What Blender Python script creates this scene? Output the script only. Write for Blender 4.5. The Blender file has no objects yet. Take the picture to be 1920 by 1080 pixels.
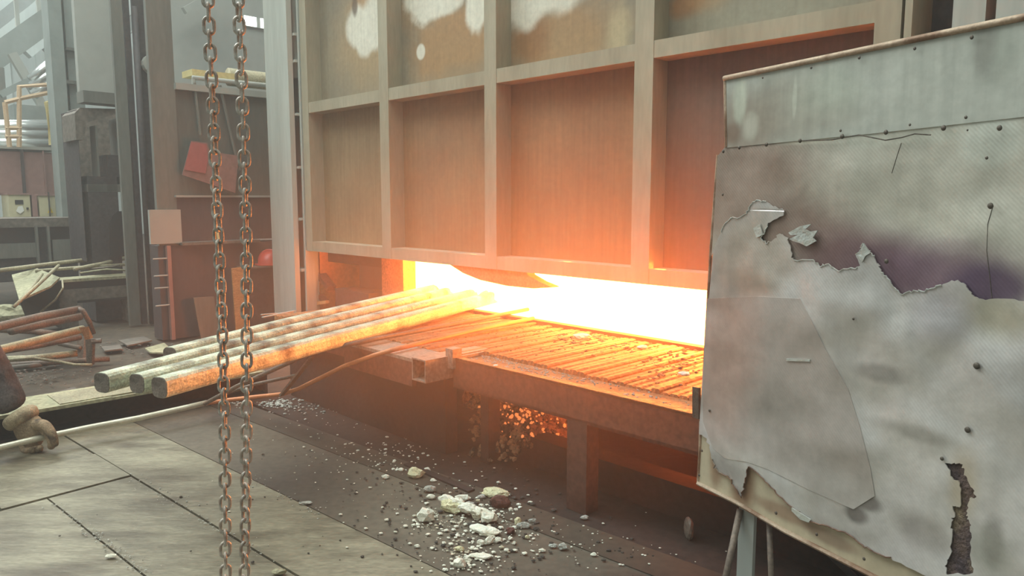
import bpy, bmesh, math, random
from mathutils import Vector, Matrix, noise
from mathutils.geometry import tessellate_polygon
C = bpy.context.scene
COL = C.collection
random.seed(7)
# ------------------------------------------------------------------ camera, world, lights
H = 1.35
FPX = 1400.0
PITCH = math.atan(169 / 1400)
cam = bpy.data.cameras.new('camera')
camo = bpy.data.objects.new('camera', cam)
COL.objects.link(camo)
camo.location = (0, 0, H)
camo.rotation_euler = (math.pi / 2 - PITCH, 0, 0)
cam.sensor_width = 36
cam.lens = 36 * FPX / 1920
cam.clip_start = .02
C.camera = camo
C.view_settings.view_transform = 'Standard'
C.view_settings.look = 'None'
C.view_settings.gamma = 1
C.view_settings.use_curve_mapping = False
C.view_settings.exposure = 0.32
SKY = 0.30
ROOF_W = 1000
FIRE = 32.0
HAZE = 0.013
VEIL = 0.44
w = bpy.data.worlds.new('hall_daylight')
C.world = w
w.use_nodes = True
bg = w.node_tree.nodes['Background']
bg.inputs[0].default_value = (.85, 1.0, .93, 1)
bg.inputs[1].default_value = SKY


def area(name, loc, size, energy, color, target):
    l = bpy.data.lights.new(name, 'AREA')
    l.shape = 'RECTANGLE'
    l.size, l.size_y = size
    l.energy = energy
    l.color = color
    o = bpy.data.objects.new(name, l)
    o.location = loc
    d = Vector(target) - Vector(loc)
    o.rotation_euler = d.to_track_quat('-Z', 'Y').to_euler()
    COL.objects.link(o)
    return o


# daylight through the roof lights of the hall
area('roof_light', (-3.5, 3.5, 9.5), (7, 12), ROOF_W, (.92, 1, .93), (-3.5, 3.6, 0))
area('roof_light', (-13, 12, 12.5), (8, 14), ROOF_W * 3, (.92, 1, .98), (-13, 12, 0))

# ------------------------------------------------------------------ frames and helpers
SN, CS = math.sin(PITCH), math.cos(PITCH)
_l = math.hypot(1377 / (FPX / CS), 1)
U = Vector((1377 / (FPX / CS) / _l, -1 / _l, 0))      # along the furnace front, to the right
N = Vector((-U.y, U.x, 0))                            # into the furnace
Z = Vector((0, 0, 1))
O = Vector((0, 0, H))


def W(a, b, z=0.0):
    return U * a + N * b + Z * z


def ray(x, y):
    v = 540 - y
    return Vector((x - 960, FPX * CS + v * SN, -FPX * SN + v * CS))


def pz(x, y, z=0.0):
    r = ray(x, y)
    return O + r * ((z - H) / r.z)


def pb(x, y, b):
    r = ray(x, y)
    return O + r * (b / r.dot(N))


def pa(x, y, a):
    r = ray(x, y)
    return O + r * (a / r.dot(U))


def py(x, y, d):
    r = ray(x, y)
    return O + r * (d / r.y)


def ab(P):
    return P.dot(U), P.dot(N), P.z


class B:
    """collects shapes (world coordinates) for ONE mesh"""

    def __init__(s):
        s.bm = bmesh.new()

    def hexa(s, v):
        vs = [s.bm.verts.new(p) for p in v]
        for f in ((0, 3, 2, 1), (4, 5, 6, 7), (0, 1, 5, 4), (1, 2, 6, 5), (2, 3, 7, 6), (3, 0, 4, 7)):
            s.bm.faces.new([vs[i] for i in f])
        return s

    def box(s, a0, a1, b0, b1, z0, z1):
        return s.hexa([W(a0, b0, z0), W(a1, b0, z0), W(a1, b1, z0), W(a0, b1, z0),
                       W(a0, b0, z1), W(a1, b0, z1), W(a1, b1, z1), W(a0, b1, z1)])

    def obox(s, c, ex, ey, ez):
        c = Vector(c)
        return s.hexa([c - ex - ey - ez, c + ex - ey - ez, c + ex + ey - ez, c - ex + ey - ez,
                       c - ex - ey + ez, c + ex - ey + ez, c + ex + ey + ez, c - ex + ey + ez])

    def beam(s, p, q, w_, h_, up=Z):
        p, q = Vector(p), Vector(q)
        d = q - p
        x = d.normalized()
        y = up.cross(x)
        if y.length < 1e-4:
            y = U.copy()
        y.normalize()
        zz = x.cross(y)
        return s.obox((p + q) / 2, d / 2, y * w_ / 2, zz * h_ / 2)

    def sweep(s, pts, prof, up=Z, closed_ends=True):
        pts = [Vector(p) for p in pts]
        rings = []
        n = len(pts)
        for i, p in enumerate(pts):
            d = (pts[min(i + 1, n - 1)] - pts[max(i - 1, 0)]).normalized()
            y = up.cross(d)
            if y.length < 1e-3:
                y = Vector((1, .3, 0)).cross(d)
            y.normalize()
            zz = d.cross(y)
            rings.append([s.bm.verts.new(p + y * u + zz * v) for u, v in prof])
        m = len(prof)
        for i in range(n - 1):
            for j in range(m):
                s.bm.faces.new((rings[i][j], rings[i][(j + 1) % m], rings[i + 1][(j + 1) % m], rings[i + 1][j]))
        if closed_ends:
            s.bm.faces.new(rings[0][::-1])
            s.bm.faces.new(rings[-1])
        return s

    def tube(s, pts, r, seg=10, up=Z):
        return s.sweep(pts, [(r * math.cos(2 * math.pi * k / seg), r * math.sin(2 * math.pi * k / seg)) for k in range(seg)], up)

    def prism(s, pts, off):
        pts = [Vector(p) for p in pts]
        off = Vector(off)
        lo = [s.bm.verts.new(p) for p in pts]
        hi = [s.bm.verts.new(p + off) for p in pts]
        n = len(pts)
        for t in tessellate_polygon([pts]):
            try:
                s.bm.faces.new([lo[i] for i in t])
                s.bm.faces.new([hi[i] for i in t][::-1])
            except ValueError:
                pass
        for i in range(n):
            j = (i + 1) % n
            s.bm.faces.new((lo[i], lo[j], hi[j], hi[i]))
        bmesh.ops.recalc_face_normals(s.bm, faces=s.bm.faces[:])
        return s

    def lump(s, c, size, rough=.35, seed=0, sub=2, rot=0.0, freq=1.3):
        r = bmesh.ops.create_icosphere(s.bm, subdivisions=sub, radius=1)
        M = Matrix.Rotation(rot, 4, 'Z')
        for v in r['verts']:
            k = 1 + rough * noise.noise(v.co * freq + Vector((seed * 7.3, seed * 3.1, seed)))
            k += rough * .5 * noise.noise(v.co * freq * 2.7 + Vector((seed, 0, seed * 5.1)))
            p = v.co * k
            p = Vector((p.x * size[0], p.y * size[1], p.z * size[2]))
            v.co = M @ p + Vector(c)
        return s

    def cyl(s, p, q, r0, r1=None, seg=14):
        p, q = Vector(p), Vector(q)
        d = (q - p)
        x = d.normalized()
        y = x.orthogonal().normalized()
        zz = x.cross(y)
        r1 = r0 if r1 is None else r1
        A = [s.bm.verts.new(p + (y * math.cos(t) + zz * math.sin(t)) * r0) for t in [2 * math.pi * k / seg for k in range(seg)]]
        D = [s.bm.verts.new(q + (y * math.cos(t) + zz * math.sin(t)) * r1) for t in [2 * math.pi * k / seg for k in range(seg)]]
        for k in range(seg):
            j = (k + 1) % seg
            s.bm.faces.new((A[k], A[j], D[j], D[k]))
        s.bm.faces.new(A[::-1])
        s.bm.faces.new(D)
        return s

    def bevel(s, w_, seg=1):
        es = [e for e in s.bm.edges if len(e.link_faces) == 2 and e.calc_face_angle(0) > .6]
        bmesh.ops.bevel(s.bm, geom=es, offset=w_, segments=seg, affect='EDGES', clamp_overlap=True)
        return s

    def obj(s, name, m, parent=None, smooth=False, uv=None, origin=None):
        bmesh.ops.recalc_face_normals(s.bm, faces=s.bm.faces[:])
        if uv:
            L = s.bm.loops.layers.uv.new('uv')
            for f in s.bm.faces:
                for lp in f.loops:
                    lp[L].uv = uv(lp.vert.co)
        if parent is not None:
            o0 = parent_world(parent)
        elif origin is not None:
            o0 = Vector(origin)
        else:
            xs = [v.co for v in s.bm.verts]
            mn = [min(p[i] for p in xs) for i in range(3)]
            mx = [max(p[i] for p in xs) for i in range(3)]
            o0 = Vector(((mn[0] + mx[0]) / 2, (mn[1] + mx[1]) / 2, mn[2]))
        for v in s.bm.verts:
            v.co -= o0
        me = bpy.data.meshes.new(name)
        s.bm.to_mesh(me)
        s.bm.free()
        if smooth:
            for p in me.polygons:
                p.use_smooth = True
        o = bpy.data.objects.new(name, me)
        me.materials.append(m)
        COL.objects.link(o)
        if parent is not None:
            o.parent = parent
        else:
            o.location = o0
        return o


def parent_world(p):
    v = Vector((0, 0, 0))
    while p is not None:
        v += p.location
        p = p.parent
    return v


def tag(o, label=None, cat=None, group=None, kind=None):
    if label:
        o['label'] = label
    if cat:
        o['category'] = cat
    if group:
        o['group'] = group
    if kind:
        o['kind'] = kind
    return o


def thing(name, loc, label, cat, group=None, kind=None):
    o = bpy.data.objects.new(name, None)
    o.empty_display_size = .1
    COL.objects.link(o)
    o.location = loc
    return tag(o, label, cat, group, kind)


def mesh_child(name, me, parent, loc, rot=(0, 0, 0)):
    o = bpy.data.objects.new(name, me)
    COL.objects.link(o)
    o.parent = parent
    o.location = Vector(loc) - parent_world(parent)
    o.rotation_euler = rot
    return o


# ------------------------------------------------------------------ materials
def nn(nt, t, **kw):
    n = nt.nodes.new(t)
    for k, v in kw.items():
        setattr(n, k, v)
    return n


def lin(c):
    return tuple(((x / 255) / 12.92 if x / 255 <= .04045 else ((x / 255 + .055) / 1.055) ** 2.4) for x in c) + (1,)


def mat(name, c1, c2=None, scale=4.0, rough=.75, metal=0.0, bump=.15, stretch=(1, 1, 1), c3=None, c3scale=1.5, c3lo=.55, c3hi=.65,
        rand=0.0, fine=0.35, coord='Object', bscale=None):
    """grime: c1/c2 mixed by noise, patches of c3, fine speckle, bump"""
    m = bpy.data.materials.new(name)
    m.use_nodes = True
    nt = m.node_tree
    bs = nt.nodes['Principled BSDF']
    tc = nn(nt, 'ShaderNodeTexCoord')
    mp = nn(nt, 'ShaderNodeMapping')
    mp.inputs['Scale'].default_value = stretch
    nt.links.new(tc.outputs[coord], mp.inputs[0])
    n1 = nn(nt, 'ShaderNodeTexNoise')
    n1.inputs['Scale'].default_value = scale
    n1.inputs['Detail'].default_value = 6
    n1.inputs['Roughness'].default_value = .62
    nt.links.new(mp.outputs[0], n1.inputs[0])
    mx = nn(nt, 'ShaderNodeMix', data_type='RGBA')
    mx.inputs[6].default_value = lin(c1)
    mx.inputs[7].default_value = lin(c2 or c1)
    r = nn(nt, 'ShaderNodeMapRange')
    r.inputs[1].default_value = .35
    r.inputs[2].default_value = .65
    nt.links.new(n1.outputs[0], r.inputs[0])
    nt.links.new(r.outputs[0], mx.inputs[0])
    col = mx.outputs[2]
    if c3:
        n2 = nn(nt, 'ShaderNodeTexNoise')
        n2.inputs['Scale'].default_value = c3scale
        n2.inputs['Detail'].default_value = 7
        nt.links.new(mp.outputs[0], n2.inputs[0])
        r2 = nn(nt, 'ShaderNodeMapRange')
        r2.inputs[1].default_value = c3lo
        r2.inputs[2].default_value = c3hi
        nt.links.new(n2.outputs[0], r2.inputs[0])
        m2 = nn(nt, 'ShaderNodeMix', data_type='RGBA')
        nt.links.new(r2.outputs[0], m2.inputs[0])
        nt.links.new(col, m2.inputs[6])
        m2.inputs[7].default_value = lin(c3)
        col = m2.outputs[2]
    if fine:
        n3 = nn(nt, 'ShaderNodeTexNoise')
        n3.inputs['Scale'].default_value = scale * 14
        n3.inputs['Detail'].default_value = 3
        nt.links.new(mp.outputs[0], n3.inputs[0])
        r3 = nn(nt, 'ShaderNodeMapRange')
        r3.inputs[1].default_value = .3
        r3.inputs[2].default_value = .7
        r3.inputs[3].default_value = 1 - fine
        r3.inputs[4].default_value = 1 + fine * .6
        nt.links.new(n3.outputs[0], r3.inputs[0])
        m3 = nn(nt, 'ShaderNodeVectorMath', operation='SCALE')
        nt.links.new(col, m3.inputs[0])
        nt.links.new(r3.outputs[0], m3.inputs[3])
        col = m3.outputs[0]
    if rand:
        oi = nn(nt, 'ShaderNodeObjectInfo')
        r4 = nn(nt, 'ShaderNodeMapRange')
        r4.inputs[3].default_value = 1 - rand
        r4.inputs[4].default_value = 1 + rand
        nt.links.new(oi.outputs['Random'], r4.inputs[0])
        m4 = nn(nt, 'ShaderNodeVectorMath', operation='SCALE')
        nt.links.new(col, m4.inputs[0])
        nt.links.new(r4.outputs[0], m4.inputs[3])
        col = m4.outputs[0]
    nt.links.new(col, bs.inputs['Base Color'])
    bs.inputs['Roughness'].default_value = rough
    bs.inputs['Metallic'].default_value = metal
    if bump:
        bp = nn(nt, 'ShaderNodeBump')
        bp.inputs['Strength'].default_value = bump
        bp.inputs['Distance'].default_value = .02
        nb = nn(nt, 'ShaderNodeTexNoise')
        nb.inputs['Scale'].default_value = bscale or scale * 5
        nb.inputs['Detail'].default_value = 5
        nt.links.new(mp.outputs[0], nb.inputs[0])
        nt.links.new(nb.outputs[0], bp.inputs['Height'])
        nt.links.new(bp.outputs[0], bs.inputs['Normal'])
    return m


def emit(name, color, strength):
    m = bpy.data.materials.new(name)
    m.use_nodes = True
    bs = m.node_tree.nodes['Principled BSDF']
    bs.inputs['Base Color'].default_value = (.5, .4, .3, 1)
    bs.inputs['Emission Color'].default_value = (*color, 1)
    bs.inputs['Emission Strength'].default_value = strength
    return m


def blob_mask(nt, uvout, cx, cy, rx, ry, soft=.25, warp=.0, wscale=6.0):
    """1 inside a noise-edged ellipse (in metres on the sheet), 0 outside"""
    sub = nn(nt, 'ShaderNodeVectorMath', operation='SUBTRACT')
    nt.links.new(uvout, sub.inputs[0])
    sub.inputs[1].default_value = (cx, cy, 0)
    dv = nn(nt, 'ShaderNodeVectorMath', operation='DIVIDE')
    nt.links.new(sub.outputs[0], dv.inputs[0])
    dv.inputs[1].default_value = (rx, ry, 1)
    ln = nn(nt, 'ShaderNodeVectorMath', operation='LENGTH')
    nt.links.new(dv.outputs[0], ln.inputs[0])
    val = ln.outputs['Value']
    if warp:
        nz = nn(nt, 'ShaderNodeTexNoise')
        nz.inputs['Scale'].default_value = wscale
        nz.inputs['Detail'].default_value = 4
        nt.links.new(uvout, nz.inputs[0])
        ma = nn(nt, 'ShaderNodeMath', operation='MULTIPLY_ADD')
        nt.links.new(nz.outputs[0], ma.inputs[0])
        ma.inputs[1].default_value = warp
        nt.links.new(val, ma.inputs[2])
        sb = nn(nt, 'ShaderNodeMath', operation='SUBTRACT')
        nt.links.new(ma.outputs[0], sb.inputs[0])
        sb.inputs[1].default_value = warp * .5
        val = sb.outputs[0]
    r = nn(nt, 'ShaderNodeMapRange', interpolation_type='SMOOTHSTEP')
    r.inputs[1].default_value = 1 - soft
    r.inputs[2].default_value = 1 + soft
    r.inputs[3].default_value = 1
    r.inputs[4].default_value = 0
    nt.links.new(val, r.inputs[0])
    return r.outputs[0]


def stained(name, base, base2, blobs, rough=.6, metal=0.0, streak=0.25, bump=.08, weave=0.0, nscale=2.5, dent=0.0):
    """sheet whose stains, burnt patches and bare spots sit where they are on the sheet (UV in metres).
    blobs: (cx, cy, rx, ry, rgb, amount, soft, warp)"""
    m = bpy.data.materials.new(name)
    m.use_nodes = True
    nt = m.node_tree
    bs = nt.nodes['Principled BSDF']
    tc = nn(nt, 'ShaderNodeTexCoord')
    uv = tc.outputs['UV']
    n1 = nn(nt, 'ShaderNodeTexNoise')
    n1.inputs['Scale'].default_value = nscale
    n1.inputs['Detail'].default_value = 6
    nt.links.new(uv, n1.inputs[0])
    r = nn(nt, 'ShaderNodeMapRange')
    r.inputs[1].default_value = .3
    r.inputs[2].default_value = .7
    nt.links.new(n1.outputs[0], r.inputs[0])
    mx = nn(nt, 'ShaderNodeMix', data_type='RGBA')
    mx.inputs[6].default_value = lin(base)
    mx.inputs[7].default_value = lin(base2)
    nt.links.new(r.outputs[0], mx.inputs[0])
    col = mx.outputs[2]
    for (cx, cy, rx, ry, rgb, amt, soft, warp) in blobs:
        k = blob_mask(nt, uv, cx, cy, rx, ry, soft, warp)
        mu = nn(nt, 'ShaderNodeMath', operation='MULTIPLY')
        nt.links.new(k, mu.inputs[0])
        mu.inputs[1].default_value = amt
        m2 = nn(nt, 'ShaderNodeMix', data_type='RGBA')
        nt.links.new(mu.outputs[0], m2.inputs[0])
        nt.links.new(col, m2.inputs[6])
        m2.inputs[7].default_value = lin(rgb)
        col = m2.outputs[2]
    if streak:
        mp = nn(nt, 'ShaderNodeMapping')
        mp.inputs['Scale'].default_value = (9, .5, 1)
        nt.links.new(uv, mp.inputs[0])
        n3 = nn(nt, 'ShaderNodeTexNoise')
        n3.inputs['Scale'].default_value = 4
        n3.inputs['Detail'].default_value = 4
        nt.links.new(mp.outputs[0], n3.inputs[0])
        r3 = nn(nt, 'ShaderNodeMapRange')
        r3.inputs[1].default_value = .3
        r3.inputs[2].default_value = .7
        r3.inputs[3].default_value = 1 - streak
        r3.inputs[4].default_value = 1 + streak * .6
        nt.links.new(n3.outputs[0], r3.inputs[0])
        m3 = nn(nt, 'ShaderNodeVectorMath', operation='SCALE')
        nt.links.new(col, m3.inputs[0])
        nt.links.new(r3.outputs[0], m3.inputs[3])
        col = m3.outputs[0]
    nf = nn(nt, 'ShaderNodeTexNoise')
    nf.inputs['Scale'].default_value = 22
    nf.inputs['Detail'].default_value = 8
    nf.inputs['Roughness'].default_value = .7
    nt.links.new(uv, nf.inputs[0])
    rf_ = nn(nt, 'ShaderNodeMapRange')
    rf_.inputs[1].default_value = .3
    rf_.inputs[2].default_value = .7
    rf_.inputs[3].default_value = .86
    rf_.inputs[4].default_value = 1.08
    nt.links.new(nf.outputs[0], rf_.inputs[0])
    mf_ = nn(nt, 'ShaderNodeVectorMath', operation='SCALE')
    nt.links.new(col, mf_.inputs[0])
    nt.links.new(rf_.outputs[0], mf_.inputs[3])
    col = mf_.outputs[0]
    nt.links.new(col, bs.inputs['Base Color'])
    bs.inputs['Roughness'].default_value = rough
    bs.inputs['Metallic'].default_value = metal
    nb = nn(nt, 'ShaderNodeTexNoise')
    nb.inputs['Scale'].default_value = 9
    nb.inputs['Detail'].default_value = 4
    nt.links.new(uv, nb.inputs[0])
    hgt = nb.outputs[0]
    bp = nn(nt, 'ShaderNodeBump')
    bp.inputs['Strength'].default_value = bump
    bp.inputs['Distance'].default_value = .02
    nt.links.new(hgt, bp.inputs['Height'])
    nor = bp.outputs[0]
    if dent:
        nd = nn(nt, 'ShaderNodeTexNoise')
        nd.inputs['Scale'].default_value = 3.2
        nd.inputs['Detail'].default_value = 1.5
        nt.links.new(uv, nd.inputs[0])
        b2 = nn(nt, 'ShaderNodeBump')
        b2.inputs['Strength'].default_value = dent
        b2.inputs['Distance'].default_value = .12
        nt.links.new(nd.outputs[0], b2.inputs['Height'])
        nt.links.new(nor, b2.inputs['Normal'])
        nor = b2.outputs[0]
    if dent:
        nr = nn(nt, 'ShaderNodeTexNoise', noise_type='RIDGED_MULTIFRACTAL')
        nr.inputs['Scale'].default_value = 2.6
        nr.inputs['Detail'].default_value = 2.5
        nr.inputs['Distortion'].default_value = .6
        nt.links.new(uv, nr.inputs[0])
        b4 = nn(nt, 'ShaderNodeBump')
        b4.inputs['Strength'].default_value = dent * .35
        b4.inputs['Distance'].default_value = .03
        nt.links.new(nr.outputs[0], b4.inputs['Height'])
        nt.links.new(nor, b4.inputs['Normal'])
        nor = b4.outputs[0]
    if weave:
        wv = nn(nt, 'ShaderNodeTexWave')
        wv.inputs['Scale'].default_value = 60
        wv.bands_direction = 'DIAGONAL'
        nt.links.new(uv, wv.inputs[0])
        b3 = nn(nt, 'ShaderNodeBump')
        b3.inputs['Strength'].default_value = weave
        b3.inputs['Distance'].default_value = .002
        nt.links.new(wv.outputs['Fac'], b3.inputs['Height'])
        nt.links.new(nor, b3.inputs['Normal'])
        nor = b3.outputs[0]
    nt.links.new(nor, bs.inputs['Normal'])
    return m


M_floor = mat('soot_floor', (60, 52, 42), (84, 74, 60), 1.2, .85, 0, .3)
M_plate = mat('floor_plate_steel', (112, 104, 87), (150, 142, 121), 3.0, .5, .2, .16, c3=(92, 82, 66), c3scale=2.4, c3lo=.5, c3hi=.68, rand=.10, fine=.24, stretch=(.8, 2.4, 1))
M_plated = mat('sooty_shaded_plate_steel', (94, 84, 71), (120, 110, 94), 2.2, .6, .2, .15, c3=(64, 54, 48), c3scale=1.1, c3lo=.45, c3hi=.7, fine=.2)  # soot colour with some of the shade near the table mixed in
M_plated2 = mat('shaded_plate_steel', (66, 56, 46), (88, 76, 62), 2.2, .65, .15, .15, c3=(54, 44, 36), c3scale=1.1, c3lo=.45, c3hi=.7, fine=.2)  # darker still, painting in the shade right beside the table
M_leg = mat('shaded_leg_iron', (72, 44, 34), (92, 58, 46), 3, .75, .1, .12)  # beam iron darkened to put the under-table shade into the legs
M_pitf = mat('pit_floor_shade', (40, 28, 22), (58, 42, 34), 2.5, .9, 0, .3)  # the table's shade painted into the floor colour
M_scalep = mat('billet_scale', (170, 176, 156), (216, 224, 200), 9, .5, .15, .35, c3=(112, 108, 98), c3scale=5, c3lo=.56, c3hi=.68, stretch=(1, 1, 1))
M_bend = mat('cut_steel', (92, 88, 84), (140, 132, 124), 12, .5, .3, .15)
M_door = mat('door_rib_paint', (150, 142, 120), (172, 164, 142), 1.6, .65, 0, .06, stretch=(2, 2, .4), fine=.08)
M_column = mat('pale_column_paint', (164, 168, 160), (188, 192, 184), 1.2, .6, 0, .05, stretch=(3, 3, .3), fine=.06)
M_dark = mat('dark_steel', (50, 47, 50), (70, 66, 66), 2, .65, .1, .15)
M_dgreen = mat('grey_green_paint', (96, 98, 92), (116, 116, 108), 1.4, .65, 0, .08, stretch=(2, 2, .4), fine=.1)
M_mach = mat('machine_grey', (82, 82, 76), (100, 100, 92), 1.4, .7, 0, .08, stretch=(2, 2, .4), fine=.1)
M_brown = mat('red_brown_paint', (62, 56, 57), (78, 70, 71), 1.4, .65, 0, .08, stretch=(2, 2, .5), fine=.1)
M_tank = mat('red_oxide_paint', (136, 104, 98), (158, 124, 116), 1.2, .65, 0, .06, fine=.08)
M_rust = mat('rusty_iron', (92, 62, 48), (128, 94, 74), 18, .7, .25, .3, c3=(150, 140, 126), c3scale=10, c3lo=.56, c3hi=.7)
M_chain = mat('chain_iron', (152, 134, 120), (188, 174, 160), 60, .34, .25, .25, rand=.15, c3=(200, 194, 184), c3scale=40, c3lo=.48, c3hi=.62)
M_pipe = mat('bare_pipe', (196, 190, 170), (222, 216, 196), 8, .35, .4, .08, fine=.1)
M_tube = mat('rusty_tube', (104, 90, 80), (130, 114, 100), 6, .6, .2, .15)
M_tubeo = mat('firelit_rod_orange', (196, 116, 72), (216, 138, 92), 6, .55, .2, .1, fine=.1)  # firelight on one fork prong painted in as orange
M_tubel = mat('dusty_tube', (146, 138, 112), (172, 164, 134), 6, .6, .2, .15)
M_grate = mat('grate_bar_iron', (150, 96, 60), (184, 128, 84), 7, .6, .2, .5, stretch=(1, 1, 1), rand=.12, bscale=30)
M_tplate = mat('table_plate', (150, 128, 112), (172, 150, 132), 4, .55, .2, .12)
M_tbeam = mat('table_beam', (108, 60, 42), (128, 74, 54), 3, .7, .1, .12)
M_ref = mat('white_refractory', (226, 220, 200), (244, 240, 224), 16, .9, 0, .5, c3=(182, 166, 134), c3scale=9, c3lo=.55, c3hi=.7, fine=.12)
M_refg = mat('grey_refractory', (168, 166, 156), (196, 192, 182), 16, .9, 0, .5)
M_refy = mat('yellow_refractory', (216, 204, 160), (230, 222, 188), 16, .9, 0, .5)
M_brick = mat('burnt_brick', (84, 50, 44), (112, 66, 56), 12, .85, 0, .4)
M_clod = mat('dark_clod', (58, 52, 48), (82, 74, 66), 14, .9, 0, .5)
M_rubble = mat('scale_rubble', (150, 108, 76), (200, 156, 116), 22, .85, 0, .8, c3=(70, 54, 44), c3scale=14, c3lo=.5, c3hi=.6)
M_wall = mat('hall_cladding', (176, 186, 182), (198, 208, 202), .3, .8, 0, .0, stretch=(3, 3, .3), fine=.05)
M_truss = mat('truss_paint', (120, 128, 124), (146, 154, 150), 1, .7, 0, .0, fine=.05)
M_panel = mat('light_grey_panel', (150, 152, 146), (166, 168, 160), .6, .7, 0, .03, fine=.05)
M_silver = mat('silver_pipe', (196, 200, 198), (222, 226, 224), 2, .25, .8, .02, fine=.05)
M_yellow = mat('yellow_rail_paint', (206, 188, 128), (220, 204, 148), 3, .55, 0, .05, fine=.1)
M_orange = mat('orange_rail_paint', (198, 168, 136), (210, 184, 152), 3, .55, 0, .05, fine=.1)
M_cab = mat('cream_cabinet_paint', (188, 182, 148), (204, 198, 166), 1.5, .55, 0, .03, fine=.06)
M_white = mat('white_sticker', (226, 226, 218), None, 4, .6, 0, 0, fine=.05)
M_warn = mat('yellow_warning_print', (216, 190, 60), None, 4, .6, 0, 0, fine=.05)
M_blk = mat('black_display', (44, 44, 44), None, 4, .4, 0, 0, fine=.05)
M_red = mat('faded_red_paint', (150, 84, 82), (164, 98, 92), 2, .65, 0, .06, fine=.08)
M_redd = mat('red_primer', (126, 96, 90), (146, 112, 104), 2, .7, 0, .1, fine=.15)
M_hat = mat('red_plastic', (196, 66, 58), (206, 80, 70), 3, .35, 0, 0, fine=.05)
M_ply = mat('plywood', (164, 128, 84), (182, 146, 100), 3, .8, 0, .05, stretch=(1, 1, 6))
M_cloth = mat('work_jacket_cloth', (60, 57, 60), (96, 88, 86), 7, .9, 0, 1.0, bscale=11)
M_glove = mat('dirty_leather_glove', (128, 108, 84), (170, 146, 116), 18, .85, 0, .4, c3=(84, 70, 58), c3scale=12, c3lo=.52, c3hi=.66)
M_gcuff = mat('pale_glove_cuff', (158, 142, 114), (186, 168, 138), 16, .85, 0, .4, c3=(120, 104, 84), c3scale=12, c3lo=.52, c3hi=.66)
M_skin = mat('skin', (196, 140, 108), (208, 152, 120), 6, .6, 0, .05, fine=.05)
M_hair = mat('dark_hair', (40, 34, 30), None, 20, .7)
M_bench = mat('dusty_bench_top', (150, 148, 120), (178, 174, 142), 2.5, .85, 0, .15)
M_benchf = mat('bench_frame_steel', (96, 90, 82), (116, 108, 98), 1.5, .75, .05, .1)
M_pit = mat('pit_shade_black', (40, 28, 24), (58, 42, 36), 2.5, .9, 0, .3)  # near-black that paints in the shade under the table
M_refwall = mat('fire_brick', (176, 120, 88), (198, 140, 104), 4, .9, 0, .3)
M_orangep = mat('firelit_frame_orange', (214, 150, 96), (226, 164, 108), 2.5, .6, 0, .05, fine=.12)  # orange of the firelight in the corner bay put into the colour
M_bolt = mat('dark_bolt', (74, 68, 62), (110, 100, 90), 30, .5, .5, .2)
E_wall = emit('incandescent_brick', (1, .22, .034), FIRE)
E_hearth = emit('incandescent_hearth', (1, .22, .034), FIRE * .6)
E_flame = emit('flame', (1, .24, .036), FIRE)
E_sky = emit('bright_window', (.9, 1, .98), 5.0)

# ------------------------------------------------------------------ setting: floor with its steel plates
floor = B()
floor.hexa([Vector(p) for p in [(-40, -12, -.3), (25, -12, -.3), (25, 45, -.3), (-40, 45, -.3),
                                (-40, -12, -.022), (25, -12, -.022), (25, 45, -.022), (-40, 45, -.022)]])
floor = tag(floor.obj('floor', M_floor), kind='structure')
U2 = Vector((.746067, -.665871, 0))
N2 = Vector((.665871, .746067, 0))


def floor_plate(p0, p1, q0, q1, dz=0.0, tilt=0.0, m=None):
    g = .004
    h = B()
    z0, z1 = -.021, 0.0 + dz
    P = lambda p, q, z: U2 * p + N2 * q + Z * z
    h.hexa([P(p0 + g, q0 + g, z0), P(p1 - g, q0 + g, z0), P(p1 - g, q1 - g, z0), P(p0 + g, q1 - g, z0),
            P(p0 + g, q0 + g, z1), P(p1 - g, q0 + g, z1), P(p1 - g, q1 - g, z1 + tilt), P(p0 + g, q1 - g, z1 + tilt)])
    h.bevel(.004)
    return h.obj('floor_plate', m or M_plate, floor)


qs = pz(600, 808).dot(N2)
rows = [-1.4, -.85, -.3, .28, .65, 1.02, 1.385, 1.755, qs, 2.24]
for i in range(len(rows) - 1):
    q0, q1 = rows[i], rows[i + 1]
    left = -3.735 if q1 < 1.4 else (-4.72 if q1 < 1.8 else -4.9)
    cuts = [left, -2.05 + .25 * (i % 3), .9] if q1 < 1.4 else [left, -.9, 1.2]
    for c0, c1 in zip(cuts[:-1], cuts[1:]):
        floor_plate(c0, c1, q0, q1, random.uniform(-.004, .004), 0, (M_plated2 if q0 > 1.9 else M_plated) if q0 > 1.7 else M_plate)
floor_plate(-4.2, -3.735, .84, 1.385, .003)
floor_plate(-4.2, -3.735, .29, .84, -.002)
floor_plate(-4.2, -3.735, -.3, .29, .001)
floor_plate(-4.72, -4.2, .55, 1.385, -.004)
floor_plate(-4.72, -4.2, -.3, .55, .001)
for (x, y, sx, sy, r) in [(305, 648, .28, .2, .3), (262, 640, .22, .14, -.2), (225, 655, .2, .1, .5), (95, 690, .4, .3, .3)]:
    pass

# hall walls far behind
wl = B().box(-30.4, -30, -20, 40, 0, 14)
wl = tag(wl.obj('wall_left', M_wall), kind='structure')
for k in range(40):
    o = B().box(-30.0, -29.9, -18 + k * 1.45, -18 + k * 1.45 + .7, 0, 14).obj('cladding_rib', M_wall, wl)
wb = B().box(-30, 12, 26, 26.4, 0, 14)
wb = tag(wb.obj('wall_back', M_wall), kind='structure')
for k in range(28):
    B().box(-29.5 + k * 1.45, -29.5 + k * 1.45 + .7, 25.9, 26, 0, 14).obj('cladding_rib', M_wall, wb)

# ------------------------------------------------------------------ the furnace
fz = W(-3.5, 4.2, 0)
fur = thing('reheating_furnace', fz, 'reheating furnace glowing white hot through its low opening', 'furnace')
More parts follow.
